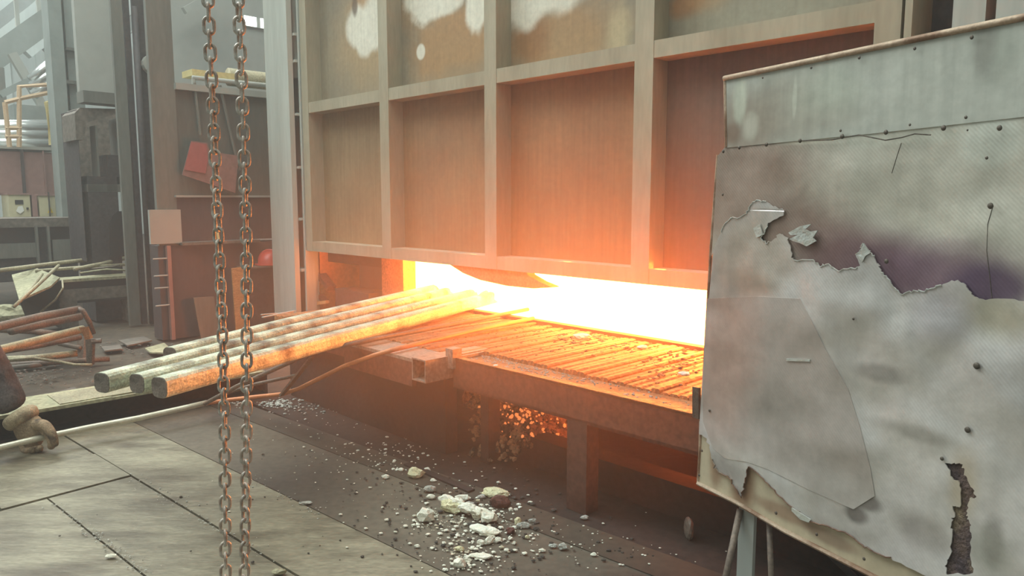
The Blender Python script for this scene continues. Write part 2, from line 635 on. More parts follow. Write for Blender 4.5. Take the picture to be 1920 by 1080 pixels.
# chamber (incandescent)
B().box(-5.0, 1.2, 3.46, 8.0, .30, .53).obj('hearth', E_hearth, fur)
B().box(-5.2, 1.2, 8.0, 8.3, .53, 1.5).obj('chamber_wall', E_wall, fur)
jw = pb(756, 520, 3.72).dot(U)
B().box(jw - .2, jw, 3.855, 8.3, .3, 1.5).obj('chamber_wall', E_wall, fur)
B().box(1.2, 1.5, 3.9, 8.3, .3, 1.5).obj('chamber_wall', E_wall, fur)
B().box(-5.25, 1.5, 3.95, 8.3, 1.45, 1.7).obj('chamber_roof', E_wall, fur)
# outer casing of the chamber, added to keep its glow from leaking
B().box(-5.4, 1.7, 3.72, 8.6, 1.71, 1.80).obj('outer_casing', M_dark, fur)
B().box(-5.4, -5.27, 4.05, 8.6, 0, 1.71).obj('outer_casing', M_dark, fur)
B().box(1.51, 1.7, 3.5, 8.6, 0, 1.71).obj('outer_casing', M_dark, fur)
B().box(-5.4, 1.7, 8.31, 8.6, 0, 1.71).obj('outer_casing', M_dark, fur)
B().box(-.9, 1.51, 3.52, 3.70, 0, 1.71).obj('outer_casing', M_dark, fur)
# jambs and front casing
j0, j1 = pb(716, 520, 3.72).dot(U), pb(756, 520, 3.72).dot(U)
k0, k1 = pb(674, 520, 3.86).dot(U), pb(718, 520, 3.86).dot(U)
B().box(j0, j1, 3.72, 3.85, 0, 2.6).bevel(.01).obj('jamb', M_refwall, fur)
B().box(k0, k1, 3.86, 4.6, 0, 2.6).bevel(.01).obj('jamb', M_brown, fur)
B().box(-.9, -.3, 3.72, 4.05, 0, 4.2).bevel(.01).obj('jamb', M_dark, fur)
B().box(-5.2, -.9, 3.75, 3.95, 1.35, 5.2).obj('front_casing', M_dark, fur)
B().box(-6.6, -5.62, 4.55, 4.75, 0, 5.2).obj('side_casing', M_orangep, fur)
B().box(-6.5, -6.38, 3.66, 4.55, 0, 5.2).obj('side_casing', M_orangep, fur)
# lintel channel and strut brackets in the corner bay
B().box(-6.38, -5.3, 3.75, 3.9, .80, .86).box(-6.38, -5.3, 3.75, 3.77, .74, .92).obj('lintel_channel', M_dark, fur)
sb = B()
sb.beam(pb(592, 480, 3.68), pb(592, 505, 3.68), .05, .09, N)
sb.beam(pb(592, 503, 3.68), pb(622, 541, 3.68), .05, .09, N)
sb.obj('strut', M_tbeam, fur)
B().beam(pb(580, 530, 3.66), pb(611, 566, 3.66), .04, .06, N).obj('strut', M_tbeam, fur)
B().beam(pb(578, 470, 3.64), pb(578, 575, 3.64), .04, .05, N).obj('corner_angle', M_orangep, fur)
B().beam(pb(578, 571, 3.62), pb(614, 566, 3.62), .04, .03).obj('shelf_angle', M_orangep, fur)
B().box(-6.05, -5.5, 3.62, 3.84, .3, .52).bevel(.01).obj('bearing_block', M_dark, fur)
# sagging lip hanging from the lintel over the mouth
lip = B()
poly = [pb(x, y, 3.52) for x, y in [(840, 494), (868, 512), (900, 525), (950, 536), (1000, 541), (1036, 539), (1012, 529), (990, 516), (985, 505), (920, 498)]]
lip.prism(poly, N * .07).obj('sagging_lip', M_refwall, fur)
# sill bar between the table and the hearth
B().box(-4.8, -.6, 3.40, 3.455, 0, .572).bevel(.008).obj('sill_bar', M_tbeam, fur)
# flame tongues at the mouth
for (a, b, z, sa, sb_, sz) in [(-4.45, 3.78, .68, .28, .10, .10), (-3.0, 3.66, .79, .26, .07, .075), (-2.6, 3.64, .80, .3, .07, .07),
                               (-2.15, 3.66, .79, .3, .08, .08), (-3.8, 3.85, .66, .35, .12, .08), (-1.6, 3.68, .78, .3, .08, .08)]:
    h = B().lump((0, 0, 0), (sa, sb_, sz), .5, a, 3)
    R = Matrix.Rotation(math.atan2(U.y, U.x), 4, 'Z')
    for v in h.bm.verts:
        v.co = R @ v.co + W(a, b, z)
    h.obj('flame', E_flame, fur, smooth=True)


def fire_lamp(a, b, z, e, r=.07, sheet=False):
    l = bpy.data.lights.new('flame_light', 'AREA' if sheet else 'POINT')
    l.energy = e
    l.color = (1, .20, .025)
    o = bpy.data.objects.new('flame_light', l)
    if sheet:
        l.shape = 'RECTANGLE'
        l.size, l.size_y = .55, .18
        o.rotation_euler = (-N).to_track_quat('-Z', 'Z').to_euler()
    else:
        l.shadow_soft_size = r
    o.location = W(a, b, z)
    COL.objects.link(o)


fire_lamp(-5.0, 3.60, .73, 1.6)
for a, e in ((-3.9, 7), (-3.0, 13), (-2.3, 19), (-1.6, 19)):      # the sheets of flame that lick out of the mouth
    fire_lamp(a, 3.55, .73, e, sheet=True)

# ------------------------------------------------------------------ the furnace door (lifted a little)
door = thing('furnace_door', W(-3.7, 3.55, .86), 'tall beige grey ribbed steel furnace door raised just above the glowing mouth', 'door')
ribs = [(-6.33, -6.22), (-5.10, -4.977), (-3.854, -3.737), (-2.601, -2.475), (-1.313, -1.203)]
rails = [(.86, .95), (2.112, 2.205), (3.36, 3.46), (4.6, 4.7)]
for a0, a1 in ribs:
    B().box(a0, a1, 3.5, 3.655, .86, 4.7).bevel(.006).obj('rib', M_door, door)
for i in range(4):
    a0, a1 = ribs[i][1], ribs[i + 1][0]
    for z0, z1 in rails:
        B().box(a0, a1, 3.503, 3.655, z0, z1).bevel(.006).obj('rail', M_door, door)
def db(x, y, rx, ry, rgb, amt, soft, warp):
    p, q, r_ = pb(x, y, 3.64), pb(x + rx, y, 3.64), pb(x, y - ry, 3.64)
    return (p.dot(U), p.z, abs(q.dot(U) - p.dot(U)), abs(r_.z - p.z), rgb, amt, soft, warp)


WH, TAN, BRN = (226, 222, 206), (168, 130, 86), (150, 104, 62)
up_blobs = {
    0: [db(690, 75, 62, 85, (176, 148, 108), .75, .7, .5), db(690, 8, 34, 26, (186, 150, 112), .8, .5, .6), db(672, 50, 24, 40, WH, .95, .2, .5), db(701, 42, 24, 52, WH, .95, .2, .5), db(684, 82, 16, 26, WH, .95, .25, .4), db(665, 12, 5, 18, (104, 84, 66), .85, .4, .4)],
    1: [db(845, 85, 80, 75, TAN, .9, .35, .6), db(770, 20, 24, 40, TAN, .5, .6, .6), db(800, -6, 42, 52, WH, .95, .18, .9), db(845, -16, 30, 40, WH, .9, .2, .7), db(893, 4, 20, 60, WH, .95, .2, .8), db(789, 97, 8, 15, WH, .95, .2, .25), db(860, 140, 40, 20, (140, 124, 98), .6, .6, .6)],
    2: [db(1050, 70, 110, 60, TAN, .8, .5, .6), db(995, 70, 34, 50, BRN, .8, .5, .6), db(985, -5, 46, 60, WH, .9, .25, .7), db(1040, -15, 70, 40, WH, .85, .3, .7), db(1160, 62, 22, 50, (190, 172, 136), .7, .6, .6)],
    3: [db(1285, 8, 34, 24, BRN, .85, .5, .8), db(1330, -10, 40, 30, TAN, .6, .6, .6), db(1450, 30, 150, 60, (160, 156, 138), .5, .7, .5)]}
for i in range(4):
    a0, a1 = ribs[i][1], ribs[i + 1][0]
    for j, (z0, z1) in enumerate([(.95, 2.112), (2.205, 3.36), (3.46, 4.6)]):
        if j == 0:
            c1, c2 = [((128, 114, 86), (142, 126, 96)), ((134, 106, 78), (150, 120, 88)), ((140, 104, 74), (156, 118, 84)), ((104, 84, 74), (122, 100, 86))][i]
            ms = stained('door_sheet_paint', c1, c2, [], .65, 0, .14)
        else:
            ms = stained('door_sheet_stained', (130, 122, 104), (146, 136, 114), up_blobs[i] if j == 1 else [], .62, 0, .08)
        B().box(a0 - .01, a1 + .01, 3.64, 3.66, z0 - .01, z1 + .01).obj('door_sheet', ms, door, uv=lambda p: (p.dot(U), p.z))

# pale column beside the door, with stiffener plates in its web
col = thing('steel_column', W(-6.7, 3.55, 0), 'pale grey painted steel column with stiffener plates beside the furnace door', 'column')
B().box(-6.86, -6.42, 3.42, 3.47, 0, 6).bevel(.006).obj('flange', M_column, col)
B().box(-6.72, -6.66, 3.47, 3.9, 0, 6).obj('web', M_column, col)
B().box(-6.86, -6.42, 3.9, 3.95, 0, 6).obj('flange', M_column, col)
B().box(-6.66, -6.37, 3.60, 3.64, 0, 6).obj('side_plate', M_column, col)
B().box(-6.385, -6.355, 3.50, 3.60, 0, 6).obj('edge_strip', M_column, col)
for y in (68, 118, 217, 315, 410, 503):
    z = pb(558, y, 3.55).z
    B().box(-6.60, -6.39, 3.475, 3.60, z - .012, z + .012).obj('stiffener', M_column, col)
B().tube([W(-6.47, 3.54, 2.45), W(-6.47, 3.54, 6)], .05, 14).obj('conduit', M_column, col, smooth=True)

# right-hand end of the furnace: post, dark recess, second column, pale panel
rc = thing('steel_post', W(-.95, 3.7, 0), 'grey steel post in the recess beyond the end of the furnace door', 'column')
B().box(-1.19, -1.16, 3.5, 3.9, 0, 5).obj('web', M_door, rc)
B().box(-1.02, -.90, 3.55, 3.70, 0, 5).bevel(.006).obj('flange', M_column, rc)
B().box(-1.0, -.86, 3.5, 3.54, 2.33, 2.36).obj('stiffener', M_dgreen, rc)
pp = B().box(-.84, 1.6, 3.45, 3.5, 0, 5).bevel(.005)
tag(pp.obj('casing_panel', M_column), 'plain pale grey casing panel above the top edge of the heat shield', 'panel')

# ------------------------------------------------------------------ charging table
tab = thing('charging_table', W(-2.6, 2.9, 0), 'low charging table of iron bars in front of the glowing furnace mouth', 'table')
bar_m, last_b0 = None, None
for k in range(92):
    a = -4.72 + k * .0455
    if a > -.62:
        break
    b0 = 2.56 if a > -2.86 else (2.40 if a > -3.55 else 2.36)
    if bar_m is None or b0 != last_b0:
        h = B()
        L_ = 3.39 - b0
        prof = [(-.0205, -.07), (.0205, -.07), (.0205, -.006), (.012, 0), (-.012, 0), (-.0205, -.006)]
        h.sweep([Vector((0, 0, 0)), N * (L_ * .5), N * L_], prof)
        bmesh.ops.recalc_face_normals(h.bm, faces=h.bm.faces[:])
        bar_m = bpy.data.meshes.new('grate_bar')
        h.bm.to_mesh(bar_m)
        h.bm.free()
        bar_m.materials.append(M_grate)
        last_b0 = b0
    mesh_child('grate_bar', bar_m, tab, W(a, b0, .555 + random.uniform(-.007, .008)))
# front channel, right part
fb = B().box(-2.84, -.6, 2.36, 2.375, .40, .553).box(-2.84, -.6, 2.36, 2.46, .40, .415)
fb.obj('front_beam', M_tbeam, tab)
B().box(-2.84, -.6, 2.376, 2.56, .47, .538).obj('debris_tray', M_grate, tab)
B().box(-2.84, -.6, 2.36, 2.395, .540, .556).obj('edge_strip', M_grate, tab)
B().box(-2.845, -2.83, 2.36, 2.56, .54, .556).obj('edge_strip', M_tplate, tab)
# left part: flat plate on a beam
B().box(-3.52, -2.97, 2.20, 2.40, .535, .552).bevel(.003).obj('landing_plate', M_tplate, tab)
B().box(-3.60, -2.97, 2.20, 2.23, .41, .535).box(-4.5, -3.6, 2.36, 2.39, .40, .54).obj('left_beam', M_tbeam, tab)
tb = B()
for (z0, z1, b_) in ((.445, .452, 0), (.552, .559, 0)):
    tb.box(-2.97, -2.86, 2.20, 2.62, z0, z1)
tb.box(-2.97, -2.963, 2.20, 2.62, .452, .552).box(-2.867, -2.86, 2.20, 2.62, .452, .552)
tb.obj('box_channel', M_tplate, tab)
B().box(-2.875, -2.82, 2.34, 2.40, .50, .60).bevel(.006).obj('stop_block', M_tplate, tab)
for (a, w_, b) in ((-2.02, .055, 2.40), (-.75, .055, 2.40), (-2.74, .03, 2.52)):
    B().box(a - w_, a + w_, b - .04, b + .04, 0, .41).bevel(.004).obj('leg', M_leg, tab)
for b in (2.56, 2.9, 3.28):
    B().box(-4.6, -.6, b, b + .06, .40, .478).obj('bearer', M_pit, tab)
B().box(-4.7, -.4, 2.14, 3.39, -.021, -.002).obj('shade_sheet', M_pitf, floor)  # dark sheet laid in for the shade below the table
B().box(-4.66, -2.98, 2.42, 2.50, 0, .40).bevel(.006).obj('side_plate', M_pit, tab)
# kerb of the pit under the table
kb = B().box(-3.5, -.5, 2.62, 2.74, -.02, .15).bevel(.008)
tag(kb.obj('kerb_1', M_pit), kind='structure')
kb = B().box(-3.0, -2.5, 2.16, 2.20, -.015, .010).bevel(.004)
tag(kb.obj('trim_1', M_pit), kind='structure')

# ------------------------------------------------------------------ billets
def round_sq(w_, c):
    h = w_ / 2
    out = []
    for q in range(4):
        cx, cy = [(-1, -1), (1, -1), (1, 1), (-1, 1)][q]
        for k in range(4):
            t = math.pi + q * math.pi / 2 + k * math.pi / 6
            out.append((cx * (h - c) + c * math.cos(t), cy * (h - c) + c * math.sin(t)))
    return out


def chamfer_sq(w_, c):
    h = w_ / 2
    return [(-h, -h + c), (-h + c, -h), (h - c, -h), (h, -h + c), (h, h - c), (h - c, h), (-h + c, h), (-h, h - c)]


bil = [((318, 651), (530, 597), (760, 546), 'A', .080, 'billet farthest from the camera, its short end set back beside the red brown machine'),
       ((190, 699), (530, 612), (760, 558), 'B', .082, 'billet whose end sticks out farthest over the floor beam'),
       ((256, 701), (530, 629), (768, 571), 'C', .080, 'billet with a plain end, second in from the orange lit front one'),
       ((298, 707), (530, 646), (860, 563), 'D', .084, 'front billet whose near side shines orange down its whole length')]
for p0, p1, p2, nm, w_, lab in bil:
    zt = .652
    P0, P1, P2 = pz(*p0, zt), pz(*p1, zt), pz(*p2, zt)
    d = (P2 - P1).normalized()
    P3 = P2 + d * ((3.62 - P2.dot(N)) / d.dot(N))
    P4 = P3 + d * (.3 if nm == 'A' else 1.0)
    P1b = (P1 * .5 + P0 * .25 + P2 * .25)
    off = Z * (-w_ / 2)
    h = B()
    pts = []
    ctrl = [P0, P1 * .6 + (P0 + P2) * .2, P2, P3, P4]
    for i in range(len(ctrl) - 1):
        for k in range(8):
            t = k / 8
            pts.append(ctrl[i].lerp(ctrl[i + 1], t) + off)
    pts.append(ctrl[-1] + off)
    h.sweep(pts, round_sq(w_, .026))
    root = thing('steel_billet', P0 + off, lab, 'billet')
    h.obj('bar', M_scalep, root)
    e = (pts[0] - pts[1]).normalized()
    y = Z.cross(e).normalized()
    cap = B()
    prof = round_sq(w_ - .004, .024)
    cap.prism([pts[0] + y * u + Z * v for u, v in prof], e * .003)
    cap.obj('cut_end', M_bend, root)

# ------------------------------------------------------------------ floor beam
fbm = thing('floor_beam', W(-4.98, .9, 0), 'old steel channel beam lying on the floor below the billet ends', 'beam')
B().box(-5.14, -4.78, -1.2, 1.33, .150, .170).box(-5.14, -4.78, 1.33, 2.30, .150, .167).obj('top_flange', M_bench, fbm)
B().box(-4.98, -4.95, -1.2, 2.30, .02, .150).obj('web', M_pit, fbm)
B().box(-5.14, -4.82, -1.2, 2.30, 0, .02).obj('bottom_flange', M_dark, fbm)
B().box(-5.14, -4.79, 2.30, 2.315, 0, .168).obj('end_plate', M_dark, fbm)
B().box(-5.08, -4.80, 1.06, 1.9, .170, .176).obj('cover_strip', M_tubel, fbm)

# ------------------------------------------------------------------ long two-pronged charging fork held by the worker
hand_p = pz(72, 822, .075)
fork = thing('charging_fork', pz(385, 757, .09), 'long two pronged iron charging fork reaching from gloved hand to the furnace mouth', 'tool')
hp = [pz(-260, 878, .075), pz(0, 839, .075), pz(72, 822, .076), pz(160, 803, .078), pz(260, 784, .082), pz(345, 765, .09), pz(388, 755, .10)]
B().tube(hp, .0165, 14).obj('handle', M_pipe, fork, smooth=True)
pr1 = [pz(384, 757, .10), pz(445, 724, .27), pz(520, 690, .40), pz(580, 663, .50), pz(620, 653, .555), pz(647, 647, .578), pz(701, 636, .582), pz(766, 624, .582), pz(850, 608, .582), pz(990, 580, .585)]
B().tube(pr1, .0125, 10).obj('prong', M_tube, fork, smooth=True)
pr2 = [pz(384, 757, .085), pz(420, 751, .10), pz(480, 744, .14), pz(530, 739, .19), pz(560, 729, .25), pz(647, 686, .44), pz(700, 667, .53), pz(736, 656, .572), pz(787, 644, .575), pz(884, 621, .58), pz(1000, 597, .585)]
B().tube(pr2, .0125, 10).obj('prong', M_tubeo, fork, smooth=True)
B().tube([pz(395, 752, .11), pz(430, 735, .20), pz(480, 720, .26), pz(555, 704, .33)], .0105, 8).obj('brace', M_tube, fork, smooth=True)
B().beam(pz(592, 661, .51), pz(528, 741, .19), .03, .012).obj('brace', M_tube, fork)

# ------------------------------------------------------------------ worker (only a sleeve and a glove reach into the picture)
def skin_mesh(name, verts, edges, radii, m, parent=None, sub=2, root=0):
    me = bpy.data.meshes.new(name)
    o0 = parent_world(parent) if parent is not None else Vector((0, 0, 0))
    me.from_pydata([Vector(v) - o0 for v in verts], edges, [])
    o = bpy.data.objects.new(name, me)
    COL.objects.link(o)
    if parent is not None:
        o.parent = parent
    sk = o.modifiers.new('skin', 'SKIN')
    for i, r in enumerate(radii):
        v = me.skin_vertices[0].data[i]
        v.radius = r if isinstance(r, tuple) else (r, r)
        v.use_root = (i == root)
    sk.use_smooth_shade = True
    sd = o.modifiers.new('sub', 'SUBSURF')
    sd.levels = sub
    sd.render_levels = sub
    me.materials.append(m)
    return o


HY = hand_p.y
PP = lambda x, y, c=0.0: tuple(py(x, y, HY - c))       # a point c metres nearer than the grip
wrist = Vector(PP(44, 784, -.05))
base = Vector((hand_p.x - .75, hand_p.y - .15, 0))
person = thing('person', base, 'crouching worker in a dark jacket, gloved hand closed around the fork handle', 'person')
bx, by_ = base.x, base.y
V = [(bx - .10, by_ + .0, .36), (bx - .02, by_ + .02, .58), (bx + .08, by_ + .04, .80), (bx + .13, by_ + .06, .93),
     (bx + .16, by_ + .20, .86), (bx + .46, by_ + .16, .60), PP(-12, 700, -.06), PP(10, 745, -.055), PP(27, 772, -.05),
     (bx + .12, by_ - .16, .84), (bx + .26, by_ - .26, .62), (bx + .34, by_ - .14, .50),
     (bx + .28, by_ + .14, .47), (bx + .02, by_ + .16, .10), (bx + .18, by_ + .17, .04),
     (bx + .26, by_ - .12, .44), (bx + .02, by_ - .14, .10), (bx + .18, by_ - .15, .04)]
E_ = [(0, 1), (1, 2), (2, 3), (2, 4), (4, 5), (5, 6), (6, 7), (7, 8), (2, 9), (9, 10), (10, 11), (0, 12), (12, 13), (13, 14), (0, 15), (15, 16), (16, 17)]
R_ = [.15, .14, .15, .065, .085, .088, .098, .094, .086, .066, .075, .06, .05, .085, .055, .05, .085, .055, .05]
R_ = [.15, .14, .15, .065, .085, .088, .098, .094, .088, .066, .075, .06, .085, .055, .05, .085, .055, .05]
body = skin_mesh('body', V, E_, R_, M_cloth, person)
hd = B().lump((bx + .20, by_ + .07, 1.07), (.10, .078, .12), .06, 3, 3)
for v in hd.bm.verts:
    l = v.co - Vector((bx + .20, by_ + .07, 1.07))
    if l.x > .07 and abs(l.y) < .016 and -.04 < l.z < .02:
        v.co.x += .022
    if l.z < -.06:
        v.co.x += .02
hd.obj('head', M_skin, person, smooth=True)
hr = B()
hr.lump((bx + .18, by_ + .07, 1.10), (.105, .085, .105), .08, 5, 3)
hr.obj('hair', M_hair, person, smooth=True)
glove = thing('glove', wrist, None, None)
glove.parent = person
glove.location = wrist - base


def loft(rings, m, name, seg=16, hollow=False):
    h = B()
    rr = []
    for i, (c, r1, r2) in enumerate(rings):
        c = Vector(c)
        nx = Vector(rings[min(i + 1, len(rings) - 1)][0]) - Vector(rings[max(i - 1, 0)][0])
        nx.normalize()
        w1 = nx.cross(Vector((0, 1, 0))).normalized()      # across, in the picture plane
        w2 = nx.cross(w1).normalized()
        rr.append([h.bm.verts.new(c + w1 * (r1 * math.cos(k)) + w2 * (r2 * math.sin(k))) for k in [2 * math.pi * q / seg for q in range(seg)]])
    for i in range(len(rr) - 1):
        for j in range(seg):
            h.bm.faces.new((rr[i][j], rr[i][(j + 1) % seg], rr[i + 1][(j + 1) % seg], rr[i + 1][j]))
    h.bm.faces.new(rr[0][::-1])
    h.bm.faces.new(rr[-1])
    for v in h.bm.verts:
        v.co += Vector((1, 1, 1)) * .004 * noise.noise(v.co * 30)
    o = h.obj(name, m, glove, smooth=True)
    sb_ = o.modifiers.new('sub', 'SUBSURF')
    sb_.levels = sb_.render_levels = 2
    return o


loft([(PP(30, 770, -.05), .066, .07), (PP(36, 778, -.05), .094, .09), (PP(42, 787, -.048), .094, .085), (PP(48, 796, -.045), .080, .066)], M_gcuff, 'cuff')
loft([(PP(42, 786, -.048), .062, .058), (PP(50, 797, -.045), .080, .052), (PP(57, 807, -.045), .088, .048), (PP(63, 816, -.045), .088, .044), (PP(69, 826, -.04), .074, .036), (PP(78, 830, -.036), .04, .02)], M_glove, 'palm')
fing = [[(42, 818, -.05), (42, 833, -.045), (46, 845, -.022), (52, 846, .010)],
        [(52, 822, -.05), (54, 836, -.045), (58, 846, -.02), (63, 843, .018)],
        [(62, 824, -.05), (66, 836, -.04), (72, 844, -.015), (76, 838, .022)],
        [(70, 812, -.045), (84, 806, -.02), (93, 815, .012), (98, 830, .020), (95, 841, .008)]]
for ch, rd in zip(fing, ([.021, .021, .020, .016], [.023, .023, .022, .017], [.024, .024, .022, .017], [.030, .028, .025, .023, .018])):
    skin_mesh('finger', [PP(*q) for q in ch], [(k, k + 1) for k in range(len(ch) - 1)], rd, M_glove, glove, 2)
th = [(62, 796, -.02), (82, 796, .004), (94, 806, .030), (101, 822, .036), (104, 838, .028)]
skin_mesh('thumb', [PP(*q) for q in th], [(k, k + 1) for k in range(len(th) - 1)], [.034, .032, .027, .023, .017], M_glove, glove, 2)

# ------------------------------------------------------------------ hanging hoist chains
def link_mesh():
    h = B()
    L, Wd, r = .0168, .0108, .0039
    path = []
    for k in range(8):
        t = math.pi * k / 7
        path.append(Vector((Wd * math.cos(t), 0, L - Wd + Wd * math.sin(t) + .002)))
    for k in range(8):
        t = math.pi + math.pi * k / 7
        path.append(Vector((Wd * math.cos(t), 0, -(L - Wd) + Wd * math.sin(t) - .002)))
    n = len(path)
    rings = []
    for i in range(n):
        d = (path[(i + 1) % n] - path[i - 1]).normalized()
        y = Vector((0, 1, 0))
        x = y.cross(d).normalized()
        rings.append([h.bm.verts.new(path[i] + (x * math.cos(a) + y * math.sin(a)) * r) for a in [2 * math.pi * k / 8 for k in range(8)]])
    for i in range(n):
        for j in range(8):
            h.bm.faces.new((rings[i][j], rings[i][(j + 1) % 8], rings[(i + 1) % n][(j + 1) % 8], rings[(i + 1) % n][j]))
    bmesh.ops.recalc_face_normals(h.bm, faces=h.bm.faces[:])
    me = bpy.data.meshes.new('chain_link')
    h.bm.to_mesh(me)
    h.bm.free()
    for p in me.polygons:
        p.use_smooth = True
    me.materials.append(M_chain)
    return me


LM = link_mesh()


def chain(path, label, twist, yaw0):
    pts = [py(x, y, 1.75) for x, y in path]
    d0 = (pts[0] - pts[1]).normalized()
    pts.insert(0, pts[0] + d0 * .35)
    d1 = (pts[-1] - pts[-2]).normalized()
    pts.append(pts[-1] + d1 * .12)
    root = thing('hoist_chain', pts[-1], label, 'chain', 'rusty hoist chains hanging in front')
    pitch = .0297
    seg, acc = 0, 0.0
    pos = pts[0].copy()
    k = 0
    while seg < len(pts) - 1:
        d = pts[seg + 1] - pts[seg]
        L = d.length
        if acc > L:
            acc -= L
            seg += 1
            continue
        c = pts[seg] + d.normalized() * acc
        yaw = yaw0 + (math.pi / 2 if k % 2 else 0) + twist * math.sin(k * .13 + yaw0) + random.uniform(-.12, .12)
        o = bpy.data.objects.new('chain_link', LM)
        COL.objects.link(o)
        o.parent = root
        o.location = c - root.location
        tl = math.atan2(d.x, -d.z)
        o.rotation_euler = (Matrix.Rotation(-tl, 3, 'Y') @ Matrix.Rotation(yaw, 3, 'Z')).to_euler()
        acc += pitch
        k += 1


chain([(388, -60), (392, 60), (398, 180), (404, 320), (411, 480), (417, 620), (421, 800), (423, 1130)], 'rusty hanging chain nearer the gloved hand, passing in front of the bent red plate', .3, .15)
chain([(445, -60), (449, 60), (453, 160), (458, 300), (462, 480), (463, 640), (462, 800), (460, 980), (457, 1130)], 'rusty hanging chain nearer the furnace, passing in front of the plywood board', .4, .45)

# ------------------------------------------------------------------ heat shield at the right
US = Vector((.474429, -.880294, 0))
NS = Vector((.880294, .474429, 0))
BS = 1.687929


def ps(x, y, off=0.0):
    r = ray(x, y)
    return O + r * ((BS - off) / r.dot(NS))


def S(s, z, off=0.0):
    return US * s + NS * (BS - off) + Z * z


suv = lambda p: (p.dot(US), p.z)
sh = thing('heat_shield', S(-1.2, 0), 'large battered grey sheet metal heat shield with torn foil on short legs', 'shield')


def sheet(name, pts, off, thick, m, dent=0.0, px_pts=True, grid=.0):
    q = [ps(x, y, off) if px_pts else S(x, y, off) for x, y in pts]
    h = B().prism(q, NS * thick)
    return h.obj(name, m, sh, uv=suv)


def sz(x, y):
    p = ps(x, y)
    return p.dot(US), p.z


def blob(x, y, rx, ry, rgb, amt, soft, warp):
    s_, z_ = sz(x, y)
    s2, _ = sz(x + rx, y)
    _, z2 = sz(x, y - ry)
    return (s_, z_, abs(s2 - s_), abs(z2 - z_), rgb, amt, soft, warp)


GREY = ((192, 188, 186), (212, 208, 204))
M_gal = stained('galvanised_strip', (170, 172, 162), (186, 188, 180), [
    blob(1400, 240, 60, 60, (140, 124, 110), .75, .5, .8), blob(1470, 210, 120, 60, (150, 142, 128), .6, .5, .8),
    blob(1393, 190, 12, 42, (190, 196, 180), .7, .4, 1.4), blob(1412, 235, 14, 28, (196, 194, 180), .7, .4, 1.6), blob(1495, 182, 4, 36, (196, 198, 184), .6, .4, .6), blob(1378, 250, 14, 20, (120, 96, 80), .7, .5, 1.4), blob(1560, 170, 60, 40, (186, 196, 182), .4, .8, 1.0), blob(1880, 110, 40, 60, (134, 138, 128), .5, .8, 1.2),
    blob(1850, 90, 20, 50, (128, 126, 118), .6, .6, .8), blob(1640, 60, 400, 10, (150, 124, 104), .0, .5, .4)], .5, .15, .12, .12)
M_back = stained('scorched_backing', (104, 84, 82), (122, 100, 94), [blob(1640, 480, 110, 60, (116, 84, 82), .8, .5, .5), blob(1450, 320, 80, 70, (146, 124, 112), .7, .6, .6)], .6, .1, .08, .15)
M_foilu = stained('foil_upper', (188, 184, 172), (204, 200, 188), [
    blob(1400, 320, 130, 70, (150, 130, 118), .95, .6, .7), blob(1380, 400, 90, 60, (160, 140, 128), .9, .6, .6), blob(1500, 430, 110, 60, (138, 118, 108), .95, .6, .7),
    blob(1620, 500, 150, 75, (110, 84, 84), .95, .5, .5), blob(1750, 520, 170, 65, (116, 92, 106), .9, .6, .5), blob(1860, 535, 80, 40, (96, 78, 100), .9, .5, .5),
    blob(1700, 250, 200, 24, (206, 206, 194), .8, .4, .6), blob(1860, 265, 60, 45, (210, 212, 202), .8, .3, .5), blob(1790, 460, 40, 16, (150, 138, 136), .5, .5, .8), blob(1520, 262, 60, 8, (206, 202, 186), .8, .4, .5)],
    .40, .3, .05, .12, .10, 2.5, .6)
M_foill = stained('foil_lower', GREY[0], GREY[1], [
    blob(1420, 480, 70, 80, (190, 180, 168), .8, .5, .5), blob(1880, 590, 70, 45, (196, 190, 166), .6, .6, .6), blob(1390, 620, 60, 120, (188, 164, 154), .6, .7, .4),
    blob(1730, 812, 80, 14, (150, 146, 140), .5, .6, 1.6), blob(1655, 700, 40, 16, (140, 134, 130), .6, .5, 1.6), blob(1625, 935, 34, 16, (112, 104, 100), .8, .4, 1.8), blob(1612, 962, 22, 16, (110, 102, 98), .8, .4, 1.6), blob(1735, 1000, 46, 30, (140, 132, 128), .5, .6, 1.6), blob(1870, 1010, 20, 40, (118, 112, 106), .6, .5, 1.8), blob(1812, 905, 26, 60, (196, 178, 150), .6, .6, 1.2),
    blob(1770, 590, 60, 50, (180, 176, 182), .6, .5, .6), blob(1860, 1030, 50, 40, (150, 150, 140), .6, .6, .8)],
    .34, .45, .04, .14, .10, 2.2, .9)
M_foilp = stained('foil_patch', (174, 164, 158), (186, 176, 170), [blob(1560, 930, 120, 60, (196, 190, 186), .9, .6, .5), blob(1400, 870, 90, 30, (196, 190, 184), .9, .6, .5), blob(1370, 640, 50, 160, (188, 158, 146), .8, .7, .4), blob(1480, 790, 80, 70, (160, 154, 148), .6, .6, .5)], .42, .35, .04, .1, .08, 2.2, .6)
M_cream = stained('rusty_cream_frame', (182, 168, 142), (196, 182, 156), [
    blob(1395, 900, 22, 55, (132, 96, 70), .85, .5, .9), blob(1345, 860, 12, 50, (140, 106, 80), .8, .5, .9), blob(1470, 960, 60, 14, (138, 106, 84), .7, .5, .9), blob(1560, 1010, 50, 14, (130, 104, 86), .7, .5, .9)], .6, .1, .08, .1)
M_rim = mat('rusty_rim', (168, 144, 122), (188, 166, 144), 14, .6, .2, .2, c3=(134, 104, 82), c3scale=9, c3lo=.5, c3hi=.62, fine=.15)
M_flake = mat('bright_foil_flake', (196, 200, 196), (216, 218, 212), 10, .3, .6, .3, fine=.05)
